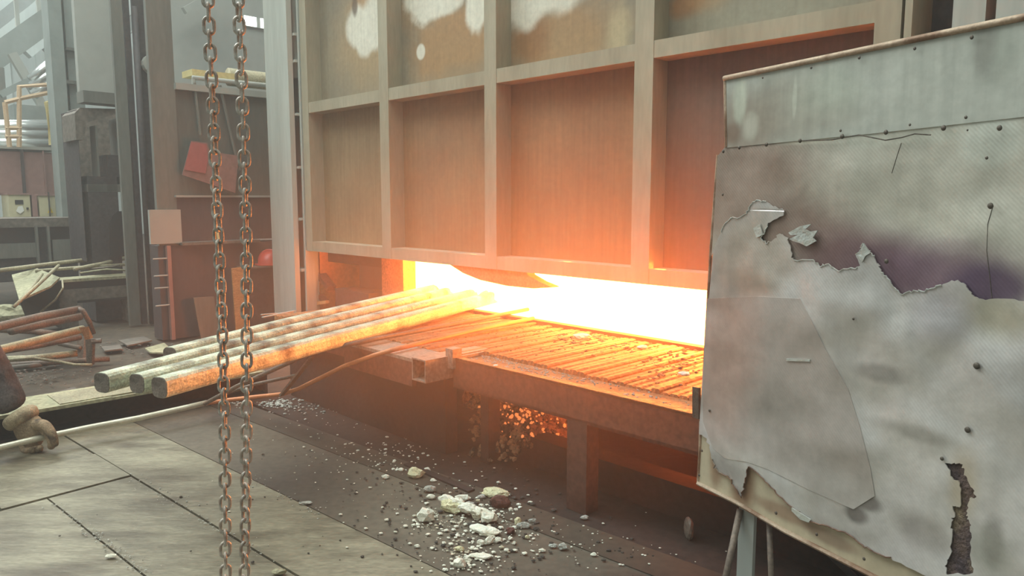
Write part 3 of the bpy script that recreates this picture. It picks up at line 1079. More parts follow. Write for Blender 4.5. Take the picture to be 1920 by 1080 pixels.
# backing, then cream frame, then the torn foils over it
sheet('backing_sheet', [(-1.80, .40), (-1.74, 1.70), (-.545, 1.70), (-.545, .40)], 0, .006, M_back, px_pts=False)
sheet('frame_strip', [(1308, 905), (1311, 790), (1345, 800), (1420, 850), (1560, 960), (1760, 1040), (1930, 1100), (1930, 1230), (1640, 1080), (1470, 993), (1380, 940)], .004, .004, M_cream)
sheet('upper_strip', [(1360, 149), (1640, 92), (1930, 33), (2300, -40), (2300, 185), (1930, 218), (1640, 250), (1362, 277)], .010, .005, M_gal)
foil_top = [(1338, 470), (1350, 440), (1360, 418), (1372, 408), (1384, 409), (1400, 400), (1408, 384), (1418, 375), (1440, 380), (1456, 388), (1472, 395), (1468, 404), (1440, 418), (1434, 432), (1427, 446), (1436, 458),
            (1450, 450), (1462, 438), (1478, 446), (1483, 470), (1487, 487), (1525, 488), (1538, 500), (1553, 495), (1570, 508), (1600, 503), (1614, 499), (1605, 478), (1612, 470), (1618, 456), (1624, 470), (1632, 470),
            (1640, 484), (1647, 494), (1652, 510), (1668, 525), (1674, 538), (1690, 552), (1712, 545), (1730, 546), (1750, 540), (1770, 532), (1795, 525), (1812, 535), (1822, 552), (1836, 560), (1850, 562), (1880, 560), (1930, 566), (2300, 570)]
fu = [(1346, 292), (1362, 272), (1500, 263), (1640, 248), (1930, 212), (2300, 180), (2300, 600), (1930, 600), (1860, 580), (1800, 560), (1700, 568), (1640, 520), (1560, 520), (1490, 505), (1470, 460), (1440, 470), (1425, 430), (1450, 404), (1420, 395), (1360, 425), (1334, 480)]
sheet('upper_foil', fu, .007, .0025, M_foilu)
bot = [(2300, 1400), (1930, 1168), (1743, 1082), (1675, 1051), (1640, 1036), (1617, 1022), (1590, 1002), (1560, 989), (1520, 978), (1483, 950), (1455, 925), (1430, 897), (1405, 875), (1399, 884), (1396, 907), (1390, 934), (1380, 918), (1367, 897), (1350, 886), (1338, 878), (1333, 850), (1326, 822), (1311, 812), (1318, 700), (1326, 600)]
hole = [(1772, 868), (1800, 868), (1808, 880), (1815, 900), (1825, 915), (1831, 933), (1819, 934), (1813, 958), (1817, 975), (1822, 1000), (1820, 1040), (1825, 1075), (1775, 1078), (1774, 1058), (1783, 1040), (1786, 1005), (1784, 978), (1790, 968), (1786, 948), (1797, 950), (1803, 940), (1800, 905), (1786, 895)]
def ragged(pts, amp, seed, n=5):
    out = []
    for i in range(len(pts) - 1):
        (x0, y0), (x1, y1) = pts[i], pts[i + 1]
        for k in range(n):
            t = k / n
            x, y = x0 + (x1 - x0) * t, y0 + (y1 - y0) * t
            a_ = amp if k else amp * .4
            out.append((x + a_ * noise.noise(Vector((x * .23, y * .23, seed))), y + a_ * noise.noise(Vector((x * .23 + 9, y * .23, seed + 4)))))
    out.append(pts[-1])
    return out


foil_top = ragged(foil_top[:-1], 5.0, 1) + foil_top[-1:]
bot = bot[:1] + ragged(bot[1:-2], 5.0, 2) + bot[-2:]
hole = ragged(hole + hole[:1], 6.0, 3)[:-1]
for k0, k1 in ((6, 40), (62, 78), (100, 128), (136, 160), (170, 205)):
    if k1 < len(foil_top) - 2:
        B().tube([ps(x, y, .0165) for x, y in foil_top[k0:k1]], .0016, 5).obj('curled_edge', M_flake, sh)
B().tube([ps(x, y, .0165) for x, y in bot[12:-14]], .0018, 5).obj('rusty_edge', M_rust, sh)
h = B()
outer = [ps(x, y, .013) for x, y in foil_top + bot]
inner = [ps(x, y, .013) for x, y in hole]
allp = outer + inner
vv = [h.bm.verts.new(p) for p in allp]
for t in tessellate_polygon([outer, inner]):
    try:
        h.bm.faces.new([vv[i] for i in t])
    except ValueError:
        pass
bmesh.ops.recalc_face_normals(h.bm, faces=h.bm.faces[:])
lf = h.obj('lower_foil', M_foill, sh, uv=suv)
so = lf.modifiers.new('solid', 'SOLIDIFY')
so.thickness = .003
so.offset = 0
# scorched edge of the burnt hole, proud of the backing
sheet('burnt_hole', [(1768, 862), (1804, 862), (1836, 935), (1830, 1090), (1768, 1090), (1776, 980), (1790, 905)], .0085, .002, mat('burnt_black', (70, 58, 62), (104, 84, 74), 14, .9, 0, .6, c3=(140, 124, 100), c3scale=8, c3lo=.55, c3hi=.66))
# overlapping patch
sheet('foil_patch', [(1326, 560), (1420, 556), (1500, 560), (1516, 590), (1545, 650), (1590, 730), (1612, 800), (1632, 880), (1640, 930), (1600, 955), (1520, 920), (1440, 880), (1400, 866), (1360, 860), (1336, 840), (1318, 790), (1318, 700)], .0165, .0025, M_foilp)
# loose curled flakes and a few dents
for fl in ([(1478, 436), (1500, 424), (1521, 420), (1510, 430), (1518, 434), (1496, 440), (1482, 441)], [(1480, 448), (1505, 436), (1533, 432), (1524, 446), (1530, 452), (1512, 462), (1500, 456), (1486, 452)],
           [(1606, 478), (1614, 470), (1619, 456), (1632, 474), (1622, 480), (1616, 492)], [(1412, 428), (1424, 420), (1430, 440), (1418, 446)], [(1474, 672), (1518, 674), (1518, 678), (1474, 677)],
           [(1484, 952), (1520, 974), (1516, 980), (1500, 974), (1484, 958)]):
    sheet('loose_flake', fl, .020, .003, M_flake)
# rim tube and edge angles
rim = B().tube([ps(1358, 147, .012), ps(1500, 118, .012), ps(1640, 89, .012), ps(1800, 56, .012), ps(1930, 30, .012), ps(2300, -45, .012)], .008, 8)
rim.obj('top_rim', M_rim, sh, smooth=True)
B().tube([ps(1360, 147, .008), ps(1362, 276, .008)], .006, 6).obj('edge_rim', M_rim, sh)
B().tube([ps(1346, 290, .004), ps(1332, 480, .004), ps(1320, 700, .004), ps(1309, 905, .004)], .005, 6).obj('edge_rim', M_rim, sh)
B().tube([ps(1308, 906, .008), ps(1380, 942, .008), ps(1470, 995, .008), ps(1640, 1082, .008), ps(1930, 1232, .008)], .007, 6).obj('bottom_rim', M_rim, sh)
B().beam(ps(1306, 726, -.01), ps(1306, 784, -.01), .01, .03).obj('clip', M_bolt, sh)
# the crease wire under the seam
B().tube([ps(1500, 264, .018), ps(1560, 262, .018), ps(1610, 253, .018), ps(1635, 258, .02), ps(1660, 263, .02), ps(1690, 258, .018), ps(1715, 251, .018), ps(1745, 253, .02)], .0016, 5).obj('tie_wire', M_bolt, sh)
# creases and scratches in the foil
for off, m, pts in [(.0072, M_bolt, [(1862, 385), (1852, 420), (1850, 470), (1856, 520), (1860, 560)]), (.0072, M_bolt, [(1690, 268), (1682, 292), (1672, 325)]), (.0132, M_bolt, [(1672, 572), (1690, 574), (1700, 572)]),
                    (.0132, M_bolt, [(1660, 930), (1668, 940), (1672, 952)]), (.0132, M_bolt, [(1702, 656), (1740, 650), (1768, 651)])]:
    B().tube([ps(x, y, off) for x, y in pts], .0008, 5).obj('scratch', m, sh, uv=suv)
# bolts
bp_ = [(1356, 284, 5), (1386, 277, 5), (1437, 271, 6), (1500, 264, 6), (1579, 256, 7), (1661, 248, 7), (1769, 240, 8), (1874, 240, 8), (1521, 127, 4), (1430, 146, 3), (1611, 108, 5), (1715, 91, 5), (1822, 70, 6), (1811, 220, 5), (1576, 245, 4), (1706, 234, 4), (1814, 244, 3), (1850, 296, 5), (1857, 386, 9),
       (1831, 686, 10), (1814, 806, 9), (1766, 860, 6), (1311, 891, 4), (1316, 845, 4), (1355, 365, 4), (1455, 962, 5), (1531, 1002, 5), (1620, 1048, 5), (1662, 490, 7), (1600, 598, 4), (1330, 770, 4)]
hb = B().lump((0, 0, 0), (1, .55, 1), .12, 2, 2)
bm_me = bpy.data.meshes.new('bolt')
hb.bm.to_mesh(bm_me)
hb.bm.free()
bm_me.materials.append(M_bolt)
for p in bm_me.polygons:
    p.use_smooth = True
for x, y, r in bp_:
    P = ps(x, y, .019)
    dep = P.y * CS - (P.z - H) * SN
    o = mesh_child('bolt', bm_me, sh, P, (0, 0, math.atan2(US.y, US.x)))
    o.scale = (r * .66 / FPX * dep,) * 3
# legs
B().tube([ps(1388, 955, -.02), ps(1388, 955, -.02) + Vector((-.10, -.10, -.36))], .011, 8).obj('leg', M_tube, sh, smooth=True)
B().box(0, 0, 0, 0, 0, 0) if False else None
lp = ps(1402, 968, -.03)
B().obox(Vector((lp.x, lp.y, .21)), US * .032, NS * .006, Z * .21).obj('leg', M_panel, sh)
B().obox(Vector((lp.x, lp.y, .21)) - US * .032 + NS * .025, US * .004, NS * .025, Z * .21).obj('leg', M_dgreen, sh)
B().tube([ps(1442, 975, -.02), Vector((ps(1442, 975, -.02).x + .01, ps(1442, 975, -.02).y - .06, 0.0))], .009, 8).obj('leg', M_tube, sh, smooth=True)
B().tube([S(-.65, .42, -.02), S(-.65, 0, -.02)], .02, 8).obj('leg', M_tube, sh, smooth=True)
B().beam(S(-1.79, .42, -.03), S(-.55, .42, -.03), .03, .03).obj('back_rail', M_dark, sh)
B().tube([S(-1.45, .42, -.03), S(-1.45, .0, -.5)], .012, 8).obj('leg', M_dark, sh, smooth=True)

# ------------------------------------------------------------------ broken refractory on the floor
def chunk(x, y, wpx, hpx, m, label, name='refractory_chunk', cat='rubble', rot=0.0, flat=.6, rough=.45, seed=0, grp='white refractory chunks scattered on the floor'):
    P = pz(x, y + hpx * .2)
    dep = P.y * CS - (P.z - H) * SN
    sx = wpx / FPX * dep / 2 * 1.18
    szz = max(.007, hpx / FPX * dep / 2 * 1.05)
    h = B().lump((P.x, P.y, szz * .75), (sx, max(szz * flat * 1.6, sx * .45), szz), rough, seed or x * .37, 2 if wpx < 30 else 3, rot)
    for v in h.bm.verts:
        v.co.z = max(v.co.z, .001)
    o = h.obj(name, m)
    return tag(o, label, cat, grp)


h = B()
for k, (x, y, zz, sx, sy, sz_) in enumerate([(838, 955, .030, .040, .026, .026), (856, 962, .036, .046, .024, .022), (876, 970, .034, .050, .026, .020), (897, 977, .030, .048, .028, .020), (915, 983, .026, .040, .032, .022)]):
    P = pz(x, y)
    h.lump((P.x, P.y + .02, zz), (sx, sy, sz_), .5, 11 + k, 3, -.68, 1.6)
for v in h.bm.verts:
    v.co.z = max(v.co.z, .002)
tag(h.obj('refractory_chunk', M_ref), 'longest white refractory slab, lying slanted in the middle of the debris', 'rubble', 'white refractory chunks scattered on the floor')
chunk(850, 955, 42, 24, M_refy, 'yellowish crumbling lump capping the upper end of the longest white slab', rot=-.4)
chunk(911, 996, 54, 13, M_ref, 'thin white splinter lying along the near side of the longest slab', rot=-.55, flat=.35)
chunk(799, 971, 26, 29, M_ref, 'upright ragged white lump beside the dark end of the longest slab')
chunk(780, 891, 26, 21, M_refy, 'rounded cream lump lying alone toward the charging table')
chunk(806, 919, 20, 13, M_refg, 'small angular pale chunk just below the rounded cream lump')
chunk(808, 933, 16, 9, M_ref, 'little flat white chip under the small angular chunk')
chunk(867, 936, 26, 12, M_ref, 'smooth egg shaped white chunk in front of the dark burnt brick')
chunk(929, 927, 44, 16, M_refy, 'curved tan shell piece leaning on top of the dark burnt brick', rot=-.2)
chunk(903, 933, 15, 9, M_refg, 'grey white chip touching the curved tan shell piece')
chunk(937, 945, 34, 24, M_brick, 'dark red burnt brick fragment under the curved tan shell', name='burnt_brick', rot=-.2, rough=.2, grp='dark lumps among the debris')
chunk(957, 998, 14, 14, M_brick, 'small dark red clinker lump near the thin white splinter', name='clinker_lump', grp='dark lumps among the debris')
chunk(971, 980, 12, 15, M_refy, 'upright buff chip standing among grey crumbs past the slab end')
chunk(984, 987, 24, 12, M_refg, 'flat grey crumbling patch behind the upright buff chip')
chunk(998, 977, 12, 7, M_refg, 'lone small chip beyond the flat grey crumbling patch')
chunk(862, 1060, 20, 19, M_ref, 'blocky white lump nearest the camera at the bottom of the debris')
chunk(874, 1052, 14, 9, M_ref, 'white crumb joined to the blocky lump nearest the camera')
chunk(902, 1044, 36, 8, M_ref, 'narrow white flake pointing at the shield, near the blocky lump', rot=-.1, flat=.4)
chunk(862, 1031, 15, 10, M_refy, 'small yellow lump above the blocky white lump')
chunk(902, 1019, 13, 11, M_ref, 'first of three white pebbles under the thin splinter', rot=.2)
chunk(917, 1016, 17, 13, M_ref, 'middle and largest of three white pebbles under the splinter', rot=.6)
chunk(934, 1014, 13, 10, M_ref, 'last of three white pebbles under the thin splinter')
chunk(1055, 1027, 18, 13, M_refg, 'bluish grey crumpled piece lying apart toward the shield')
chunk(1038, 1025, 14, 8, M_refg, 'smaller scrap joined to the bluish grey crumpled piece')
chunk(1016, 1033, 11, 5, M_ref, 'thin chip lying before the bluish grey crumpled piece')
chunk(880, 949, 16, 13, M_refg, 'grey lump between the egg shaped chunk and the longest slab')
chunk(782, 1025, 10, 7, M_ref, 'single white pebble by the plate joint, below the ragged lump')
chunk(723, 895, 12, 8, M_ref, 'white pebble farthest out on the bare plate, beside the cream lump')
chunk(1096, 972, 14, 8, M_refg, 'pale grey chip at the foot of the table leg')
chunk(1113, 1041, 10, 6, M_ref, 'isolated white chip nearest the shield legs')
chunk(752, 882, 9, 7, M_ref, 'tiny white lump just short of the rounded cream lump')
chunk(801, 881, 10, 7, M_ref, 'tiny white lump just past the rounded cream lump')
chunk(812, 902, 10, 7, M_ref, 'small pinkish white lump between cream lump and angular chunk')
chunk(958, 957, 7, 8, M_ref, 'tiny bright chip beyond the burnt brick')
chunk(957, 1011, 8, 5, M_ref, 'tiny chip near the clinker lump')
chunk(964, 1019, 7, 6, M_ref, 'round white pebble below the clinker lump')
chunk(950, 1033, 9, 4, M_ref, 'flat white chip below the three pebbles')
chunk(895, 1056, 10, 5, M_ref, 'small flat chip right of the blocky lump', rot=.1) if False else None
chunk(988, 1008, 9, 7, M_refy, 'tan yellow crumb past the clinker lump')
chunk(208, 1044, 18, 8, M_ref, 'pale chip lying alone in the joint of the bottom floor plates', grp='pale chips lying on the floor plates')
chunk(572, 944, 20, 6, M_refg, 'curled grey scrap lying across the plate joint beside the chains', grp='pale chips lying on the floor plates')
chunk(522, 1074, 24, 12, M_tubel, 'tan crumpled scrap at the bottom edge beside the chain', name='crumpled_scrap', grp='pale chips lying on the floor plates')
chunk(1291, 1000, 14, 44, M_tube, 'upright rusty scrap plate standing under the shield corner', name='scrap_plate', cat='scrap', rough=.2, grp='scrap under the heat shield')

# crumbs and dust
def crumbs(name, spots, m, label, cat='debris'):
    h = B()
    for x, y, sx, sy, n, smin, smax in spots:
        for k in range(n):
            px_, py_ = random.gauss(x, sx), random.gauss(y, sy)
            if py_ < 640:
                continue
            P = pz(px_, py_)
            if P.dot(N) > 2.62:
                continue
            r = smin + (smax - smin) * random.random() ** 2.2
            v0 = len(h.bm.verts)
            rr_ = bmesh.ops.create_icosphere(h.bm, subdivisions=1, radius=1)
            for v in rr_['verts']:
                kx = 1 + .45 * noise.noise(v.co * 1.7 + Vector((k, x, y)))
                v.co = Vector((v.co.x * r * kx * 1.3, v.co.y * r * kx, max(-.3, v.co.z * kx) * r * .7)) + Vector((P.x, P.y, r * .2 + .002))
    return tag(h.obj(name, m), label, cat, kind='stuff')


crumbs('white_crumbs', [(850, 955, 70, 45, 200, .0015, .010), (900, 995, 50, 26, 170, .0015, .009), (805, 978, 24, 10, 60, .002, .009), (870, 1045, 30, 12, 70, .0015, .009), (905, 960, 25, 14, 60, .002, .010), (720, 845, 60, 22, 80, .002, .008), (760, 855, 50, 20, 50, .003, .009), (880, 1055, 40, 14, 60, .003, .008),
                        (1030, 1010, 60, 25, 50, .002, .006), (190, 1000, 60, 40, 0, .002, .005), (620, 790, 80, 40, 50, .002, .006), (1180, 1030, 80, 25, 26, .002, .006), (600, 900, 90, 50, 40, .002, .006)],
       M_ref, 'fine white refractory crumbs strewn over the plates before the table')
crumbs('dark_crumbs', [(860, 960, 120, 60, 140, .003, .009), (930, 960, 60, 40, 120, .003, .012), (700, 900, 120, 60, 60, .002, .008), (640, 1000, 200, 60, 40, .002, .007), (1050, 1040, 120, 30, 60, .002, .009)],
       M_clod, 'fine dark clinker crumbs strewn among the white debris')
crumbs('joint_grit', [(170, 1000, 10, 6, 12, .002, .006)] + [(100 + 190 * t, 945 + 145 * t, 9, 6, 10, .0015, .0045) for t in [k / 14 for k in range(15)]] + [(255 + 300 * t, 898 + 180 * t, 12, 6, 8, .0015, .004) for t in [k / 20 for k in range(16)]] + [(480 + 100 * t, 905 + 55 * t, 14, 8, 14, .002, .005) for t in (0, .5, 1)],
       M_refg, 'pale grit gathered along the joints of the floor plates')
crumbs('grit_heap', [(525, 757, 22, 5, 130, .004, .011), (590, 765, 40, 8, 60, .003, .010), (440, 757, 12, 4, 30, .003, .008)], M_refg, 'low heap of grey grit by the end of the floor beam')
crumbs('yard_grit', [(120, 700, 90, 14, 160, .003, .012), (60, 712, 50, 10, 80, .004, .014), (250, 655, 40, 10, 60, .004, .014), (220, 640, 60, 8, 60, .004, .014)], M_benchf, 'loose grit and scale on the dirty floor behind the billets')

# rubble heap under the table
h = B()
for k in range(900):
    t = random.random()
    px_, py_ = random.gauss(975, 58), random.gauss(775, 38)
    if not (880 < px_ < 1060 and 705 < py_ < 870):
        continue
    a = px_
    zz = max(.02, .36 - (py_ - 720) * .0021 - abs(px_ - 985) * .0006)
    P = pz(px_, py_, zz)
    r = random.uniform(.006, .018)
    rr_ = bmesh.ops.create_icosphere(h.bm, subdivisions=1, radius=1)
    for v in rr_['verts']:
        kx = 1 + .8 * noise.noise(v.co * 1.5 + Vector((k, 0, 3)))
        v.co = v.co * r * kx + P
# glowing chips added for the orange light on the heap
E_glow = emit('glow_chips', (1, .22, .04), .75)
he = B()
for k in range(150):
    px_, py_ = random.gauss(990, 40), random.gauss(765, 24)
    P = pz(px_, py_, max(.03, .375 - (py_ - 720) * .0021 - abs(px_ - 985) * .0006))
    r = random.uniform(.004, .010)
    rr_ = bmesh.ops.create_icosphere(he.bm, subdivisions=1, radius=1)
    for v in rr_['verts']:
        v.co = v.co * r * (1 + .8 * noise.noise(v.co * 1.5 + Vector((k, 0, 3)))) + P
tag(he.obj('glow_chips', E_glow), 'dull red glowing chips added on top of the rubble heap under the table', 'debris', kind='stuff')
for a, e in ((-2.9, 1.0), (-2.4, 2.2), (-1.75, 3.6), (-1.15, 3.2)):  # red fill lamps added to redden the dark space under the table
    l = bpy.data.lights.new('pit_fill_light', 'POINT')
    l.energy = e
    l.color = (1, .16, .02)
    l.shadow_soft_size = .12
    o = bpy.data.objects.new('pit_fill_light', l)
    o.location = W(a, 2.86, .30)
    COL.objects.link(o)
# the body of the heap
for (x, y, zc, s) in ((980, 790, .12, (.28, .25, .16)), (930, 760, .16, (.22, .2, .16)), (1030, 820, .08, (.2, .2, .10))):
    P = pz(x, y, zc)
    h.lump((P.x + .02, P.y + .16, zc - .03), s, .3, x, 3)
for v in h.bm.verts:
    v.co.z = max(v.co.z, -.015)
tag(h.obj('rubble_heap', M_rubble), 'heap of loose scale and brick rubble under the charging table', 'rubble', kind='stuff')
for (x, y, zz, wd, m, lab) in [(1015, 762, .26, 34, M_panel, 'pale bent metal strip standing in the rubble heap under the table'), (985, 800, .13, 26, M_rubble, 'broad brown brick fragment in front of the rubble heap'),
                               (1035, 808, .12, 22, M_rubble, 'angular tan brick fragment at the shield end of the rubble heap'), (912, 822, .03, 12, M_ref, 'lone pale chip on the pit floor before the rubble heap')]:
    P = pz(x, y, zz)
    r = wd / FPX * P.y / 2
    h = B()
    if 'strip' in lab:
        h.beam(P - Vector((.01, 0, .06)), P + Vector((-.015, 0, .03)), .04, .012, N)
    else:
        h.lump(P, (r * 1.2, r, r * .7), .4, x, 2)
    tag(h.obj('metal_strip' if 'strip' in lab else 'brick_fragment', m), lab, 'rubble')
# scale on the table
h = B()
for (x, y, sx, sy, n, r0, r1) in [(960, 640, 70, 18, 300, .002, .006), (1180, 640, 90, 22, 420, .002, .010), (1090, 632, 22, 6, 60, .006, .018), (1260, 680, 40, 18, 120, .003, .010), (880, 610, 60, 14, 160, .002, .005), (760, 628, 50, 10, 100, .002, .005), (1130, 625, 80, 8, 160, .003, .011), (1240, 645, 60, 10, 100, .003, .012)]:
    for k in range(n):
        P = pz(random.gauss(x, sx), random.gauss(y, sy), .556)
        if not (2.58 < P.dot(N) < 3.38 and -4.6 < P.dot(U) < -.7):
            continue
        r = random.uniform(r0, r1)
        rr_ = bmesh.ops.create_icosphere(h.bm, subdivisions=1, radius=1)
        for v in rr_['verts']:
            v.co = Vector((v.co.x * r * 1.3, v.co.y * r, v.co.z * r * .6)) * (1 + .4 * noise.noise(v.co * 1.6 + Vector((k, 1, x)))) + P
tag(h.obj('table_scale', M_rubble), 'loose flakes of scale strewn over the bars of the charging table', 'debris', kind='stuff')
h = B()
for k in range(520):
    a = random.uniform(-2.82, -.8) if random.random() < .5 else random.gauss(-2.55, .2)
    if not -2.82 < a < -.7:
        continue
    P = W(a, random.uniform(2.388, 2.553), .540)
    r = random.uniform(.0015, .005) * (1.6 if random.random() < .05 else 1)
    rr_ = bmesh.ops.create_icosphere(h.bm, subdivisions=1, radius=1)
    for v in rr_['verts']:
        v.co = Vector((v.co.x * r * 1.3, v.co.y * r, v.co.z * r * .7)) * (1 + .4 * noise.noise(v.co * 1.6 + Vector((k, 1, 0)))) + P
tag(h.obj('tray_scale', M_refg), 'grey grit filling the narrow tray along the table front', 'debris', kind='stuff')
for (x, y, wd, lab) in [(1090, 632, 34, 'largest glowing pale lump on the table, close to the sill'), (1205, 652, 22, 'pale flake beside the sill nearer the shield'), (1282, 702, 24, 'flat pale flake on the table bars close to the shield'), (930, 686, 10, 'pale grit lump in the tray at its open end')]:
    P = pz(x, y, .562)
    r = wd / FPX * P.y / 2
    tag(B().lump((P.x, P.y, .565), (r, r * .7, r * .35), .5, x, 2).obj('scale_lump', M_ref), lab, 'rubble', 'pale lumps on the charging table')

# ------------------------------------------------------------------ background left: red brown machine beside the column
A0 = -7.37
mach = thing('machine_housing', W(-8.2, 3.6, 0), 'tall dull brown machine housing with ledges behind the hanging chains', 'machine')
B().box(A0 - .4, A0, 2.72, 5.6, .93, 2.40).bevel(.01).obj('upper_casing', M_mach, mach)
B().box(A0 - .2, A0 + .02, 2.52, 5.6, 0, .90).bevel(.01).obj('lower_cabinet', M_brown, mach)
B().box(A0 - .4, A0 + .012, 2.72, 5.6, .93, 1.355).obj('brown_band', M_brown, mach)
B().box(A0, A0 + .05, 2.70, 5.6, 1.355, 1.375).obj('ledge', M_panel, mach)
B().box(A0, A0 + .10, 2.72, 3.5, .90, .925).obj('ledge', M_benchf, mach)
B().box(A0 - .4, A0 + .06, 2.75, 5.6, 2.36, 2.42).obj('top_edge', M_panel, mach)
B().tube([W(A0, 2.93, 2.49), W(A0, 4.6, 2.50)], .022, 8).obj('hand_rail', M_panel, mach, smooth=True)
B().tube([W(A0, 2.94, 2.42), W(A0, 2.94, 2.49)], .018, 8).obj('rail_post', M_panel, mach)
B().cyl(W(A0 - .15, 3.35, 2.56), W(A0 - .15, 4.8, 2.56), .09).obj('roller', M_tubel, mach, smooth=True)
B().box(A0 - .3, A0 - .05, 2.95, 3.4, 2.52, 2.58).obj('tray', M_yellow, mach)
for y in (485, 517, 540, 573):
    z = pa(302, y, A0 + .05).z
    B().tube([W(A0 + .05, 2.46, z), W(A0 + .05, 2.60, z)], .008, 6).obj('rung', M_panel, mach)
B().box(A0 + .02, A0 + .07, 2.585, 2.62, 0, .90).obj('corner_post', M_tank, mach)
B().tube([W(A0 + .03, 2.935, 2.44), W(A0 + .05, 2.96, 1.95)], .014, 6).obj('hanging_rod', M_dgreen, mach)
B().tube([W(A0 + .03, 3.18, 2.44), W(A0 + .05, 3.33, 1.62)], .016, 6).obj('hanging_rod', M_dgreen, mach)
B().tube([W(A0 + .03, 3.06, 1.25), W(A0 + .05, 3.09, .93)], .014, 6).obj('prop', M_yellow, mach)
for b in (3.1, 3.35):
    B().box(A0, A0 + .03, b, b + .02, 1.25, 1.355).obj('bracket', M_benchf, mach)
h = B().prism([pa(x, y, A0 + .10) for x, y in [(341, 328), (358, 264), (388, 268), (392, 284), (446, 292), (444, 320), (440, 362), (392, 345)]], U * .012)
tag(h.obj('bent_plate', M_redd), 'bent reddish steel plate leaning aslant on the machine ledge', 'plate')
h = B().prism([pa(x, y, A0 + .118) for x, y in [(345, 318), (358, 266), (387, 270), (390, 300), (385, 325)]], U * .004)
tag(h.obj('red_tag', M_red), 'faded red painted sheet fixed over the corner of the bent plate', 'sheet')
# steel column in front of the machine
gc = thing('steel_column', W(-7.6, 2.5, 0), 'broad dusty grey green stanchion standing at the corner of the machine housing', 'column')
g0, g1 = pa(285, 220, A0 + .01).dot(N), pa(331, 220, A0 + .01).dot(N)
B().box(A0 - .05, A0 + .01, g0, g1, .9, 6).bevel(.02).obj('shaft', M_dgreen, gc)
B().box(A0 + .011, A0 + .05, pa(281, 420, A0 + .05).dot(N), pa(340, 420, A0 + .05).dot(N), .92, 1.24).bevel(.005).obj('junction_plate', M_panel, gc)
gd = thing('steel_column', W(-8.45, 2.5, 0), 'narrow dark double stanchion beside the arched mill stand', 'column')
for x0, x1, m, nm in ((222, 243, M_dgreen, 'shaft'), (246, 256, M_dark, 'shaft'), (262, 284, M_dark, 'shaft')):
    p0_, p1_ = pa(x0, 250, -8.44), pa(x1, 250, -8.44)
    B().box(-8.49, -8.44, p0_.dot(N), p1_.dot(N), 0, 6).bevel(.006).obj(nm, m, gd)
q_ = pa(251, 0, -8.40).dot(N)
B().tube([W(-8.40, q_, 0), W(-8.40, q_, 3.3)], .03, 8).obj('pipe', M_dark, gd, smooth=True)
q_ = pa(283, 122, -8.40)
B().cyl(q_, q_ + U * .08, .10).obj('valve_flange', M_panel, gd)
B().cyl(q_ + U * .08, q_ + U * .10, .04).obj('valve_bore', M_blk, gd)
# things at the foot of the machine
h = B().prism([pa(x, y, -7.16) for x, y in [(433, 503), (455, 500), (458, 620), (442, 625)]], U * .015)
tag(h.obj('plywood_board', M_ply), 'tan plywood board standing upright behind the second hanging chain', 'board')
h = B().prism([pa(x, y, -7.2) for x, y in [(362, 558), (400, 556), (412, 640), (378, 645)]], U * .012)
tag(h.obj('leaning_plate', M_dgreen), 'grey green steel plate leaning on the lower cabinet of the machine', 'plate')
ld = thing('ledge_box', W(-7.3, 3.7, 0), 'dark steel cabinet with a flat top carrying the hard hat', 'cabinet')
B().box(A0 + .02, A0 + .22, 3.30, 3.95, 0, .648).bevel(.008).obj('cabinet', M_dark, ld)
B().box(A0 + .02, A0 + .25, 3.27, 3.97, .648, .662).obj('top', M_benchf, ld)
# hard hat
hc = W(A0 + .13, 3.575, .665)
hat = thing('hard_hat', hc, 'red plastic hard hat resting on the dark cabinet beside the pale column', 'hard hat')
h = B()
for i in range(11):
    ph = math.pi / 2 * i / 10
    for j in range(24):
        th_ = 2 * math.pi * j / 24
        h.bm.verts.new(hc + Vector((.115 * math.cos(ph) * math.cos(th_), .135 * math.cos(ph) * math.sin(th_), .012 + .135 * math.sin(ph) ** .9)))
h.bm.verts.ensure_lookup_table()
for i in range(10):
    for j in range(24):
        v = h.bm.verts
        h.bm.faces.new((v[i * 24 + j], v[i * 24 + (j + 1) % 24], v[(i + 1) * 24 + (j + 1) % 24], v[(i + 1) * 24 + j]))
bmesh.ops.remove_doubles(h.bm, verts=h.bm.verts[:], dist=.0005)
h.obj('shell', M_hat, hat, smooth=True)
h = B()
for j in range(24):
    pass
brim = [hc + Vector((.150 * math.cos(t) + (.035 if math.cos(t) > 0 else 0) * math.cos(t), .148 * math.sin(t), .004)) for t in [2 * math.pi * k / 24 for k in range(24)]]
h.prism(brim, Z * .010)
h.obj('brim', M_hat, hat)
h = B()
h.tube([hc + Vector((.115 * math.cos(t) * 1.0, 0, .016 + .137 * math.sin(t))) for t in [math.pi * k / 14 for k in range(1, 14)]], .012, 6)
h.obj('crest', M_hat, hat, smooth=True)

# lit window and pale wall further back
wn = B().box(-13.2, -13.0, 4.4, 16, 0, 7.6)
wn = tag(wn.obj('wall_partition', M_panel), kind='structure')
win = pa(483, 43, -12.97)
wi = B().box(-12.98, -12.94, win.dot(N) - .28, win.dot(N) + .34, win.z - .09, win.z + .09)
wi = tag(wi.obj('window_1', M_panel, origin=win), kind='structure')
for o_, w_ in ((-.15, .11), (.18, .14)):
    B().box(-12.94, -12.93, win.dot(N) + o_ - w_, win.dot(N) + o_ + w_, win.z - .08, win.z + .08).obj('pane', E_sky, wi)
tr1 = B().beam(pa(345, 20, -12.5), pa(400, -10, -12.5), .1, .1)
tag(tr1.obj('trim_2', M_panel), kind='structure')

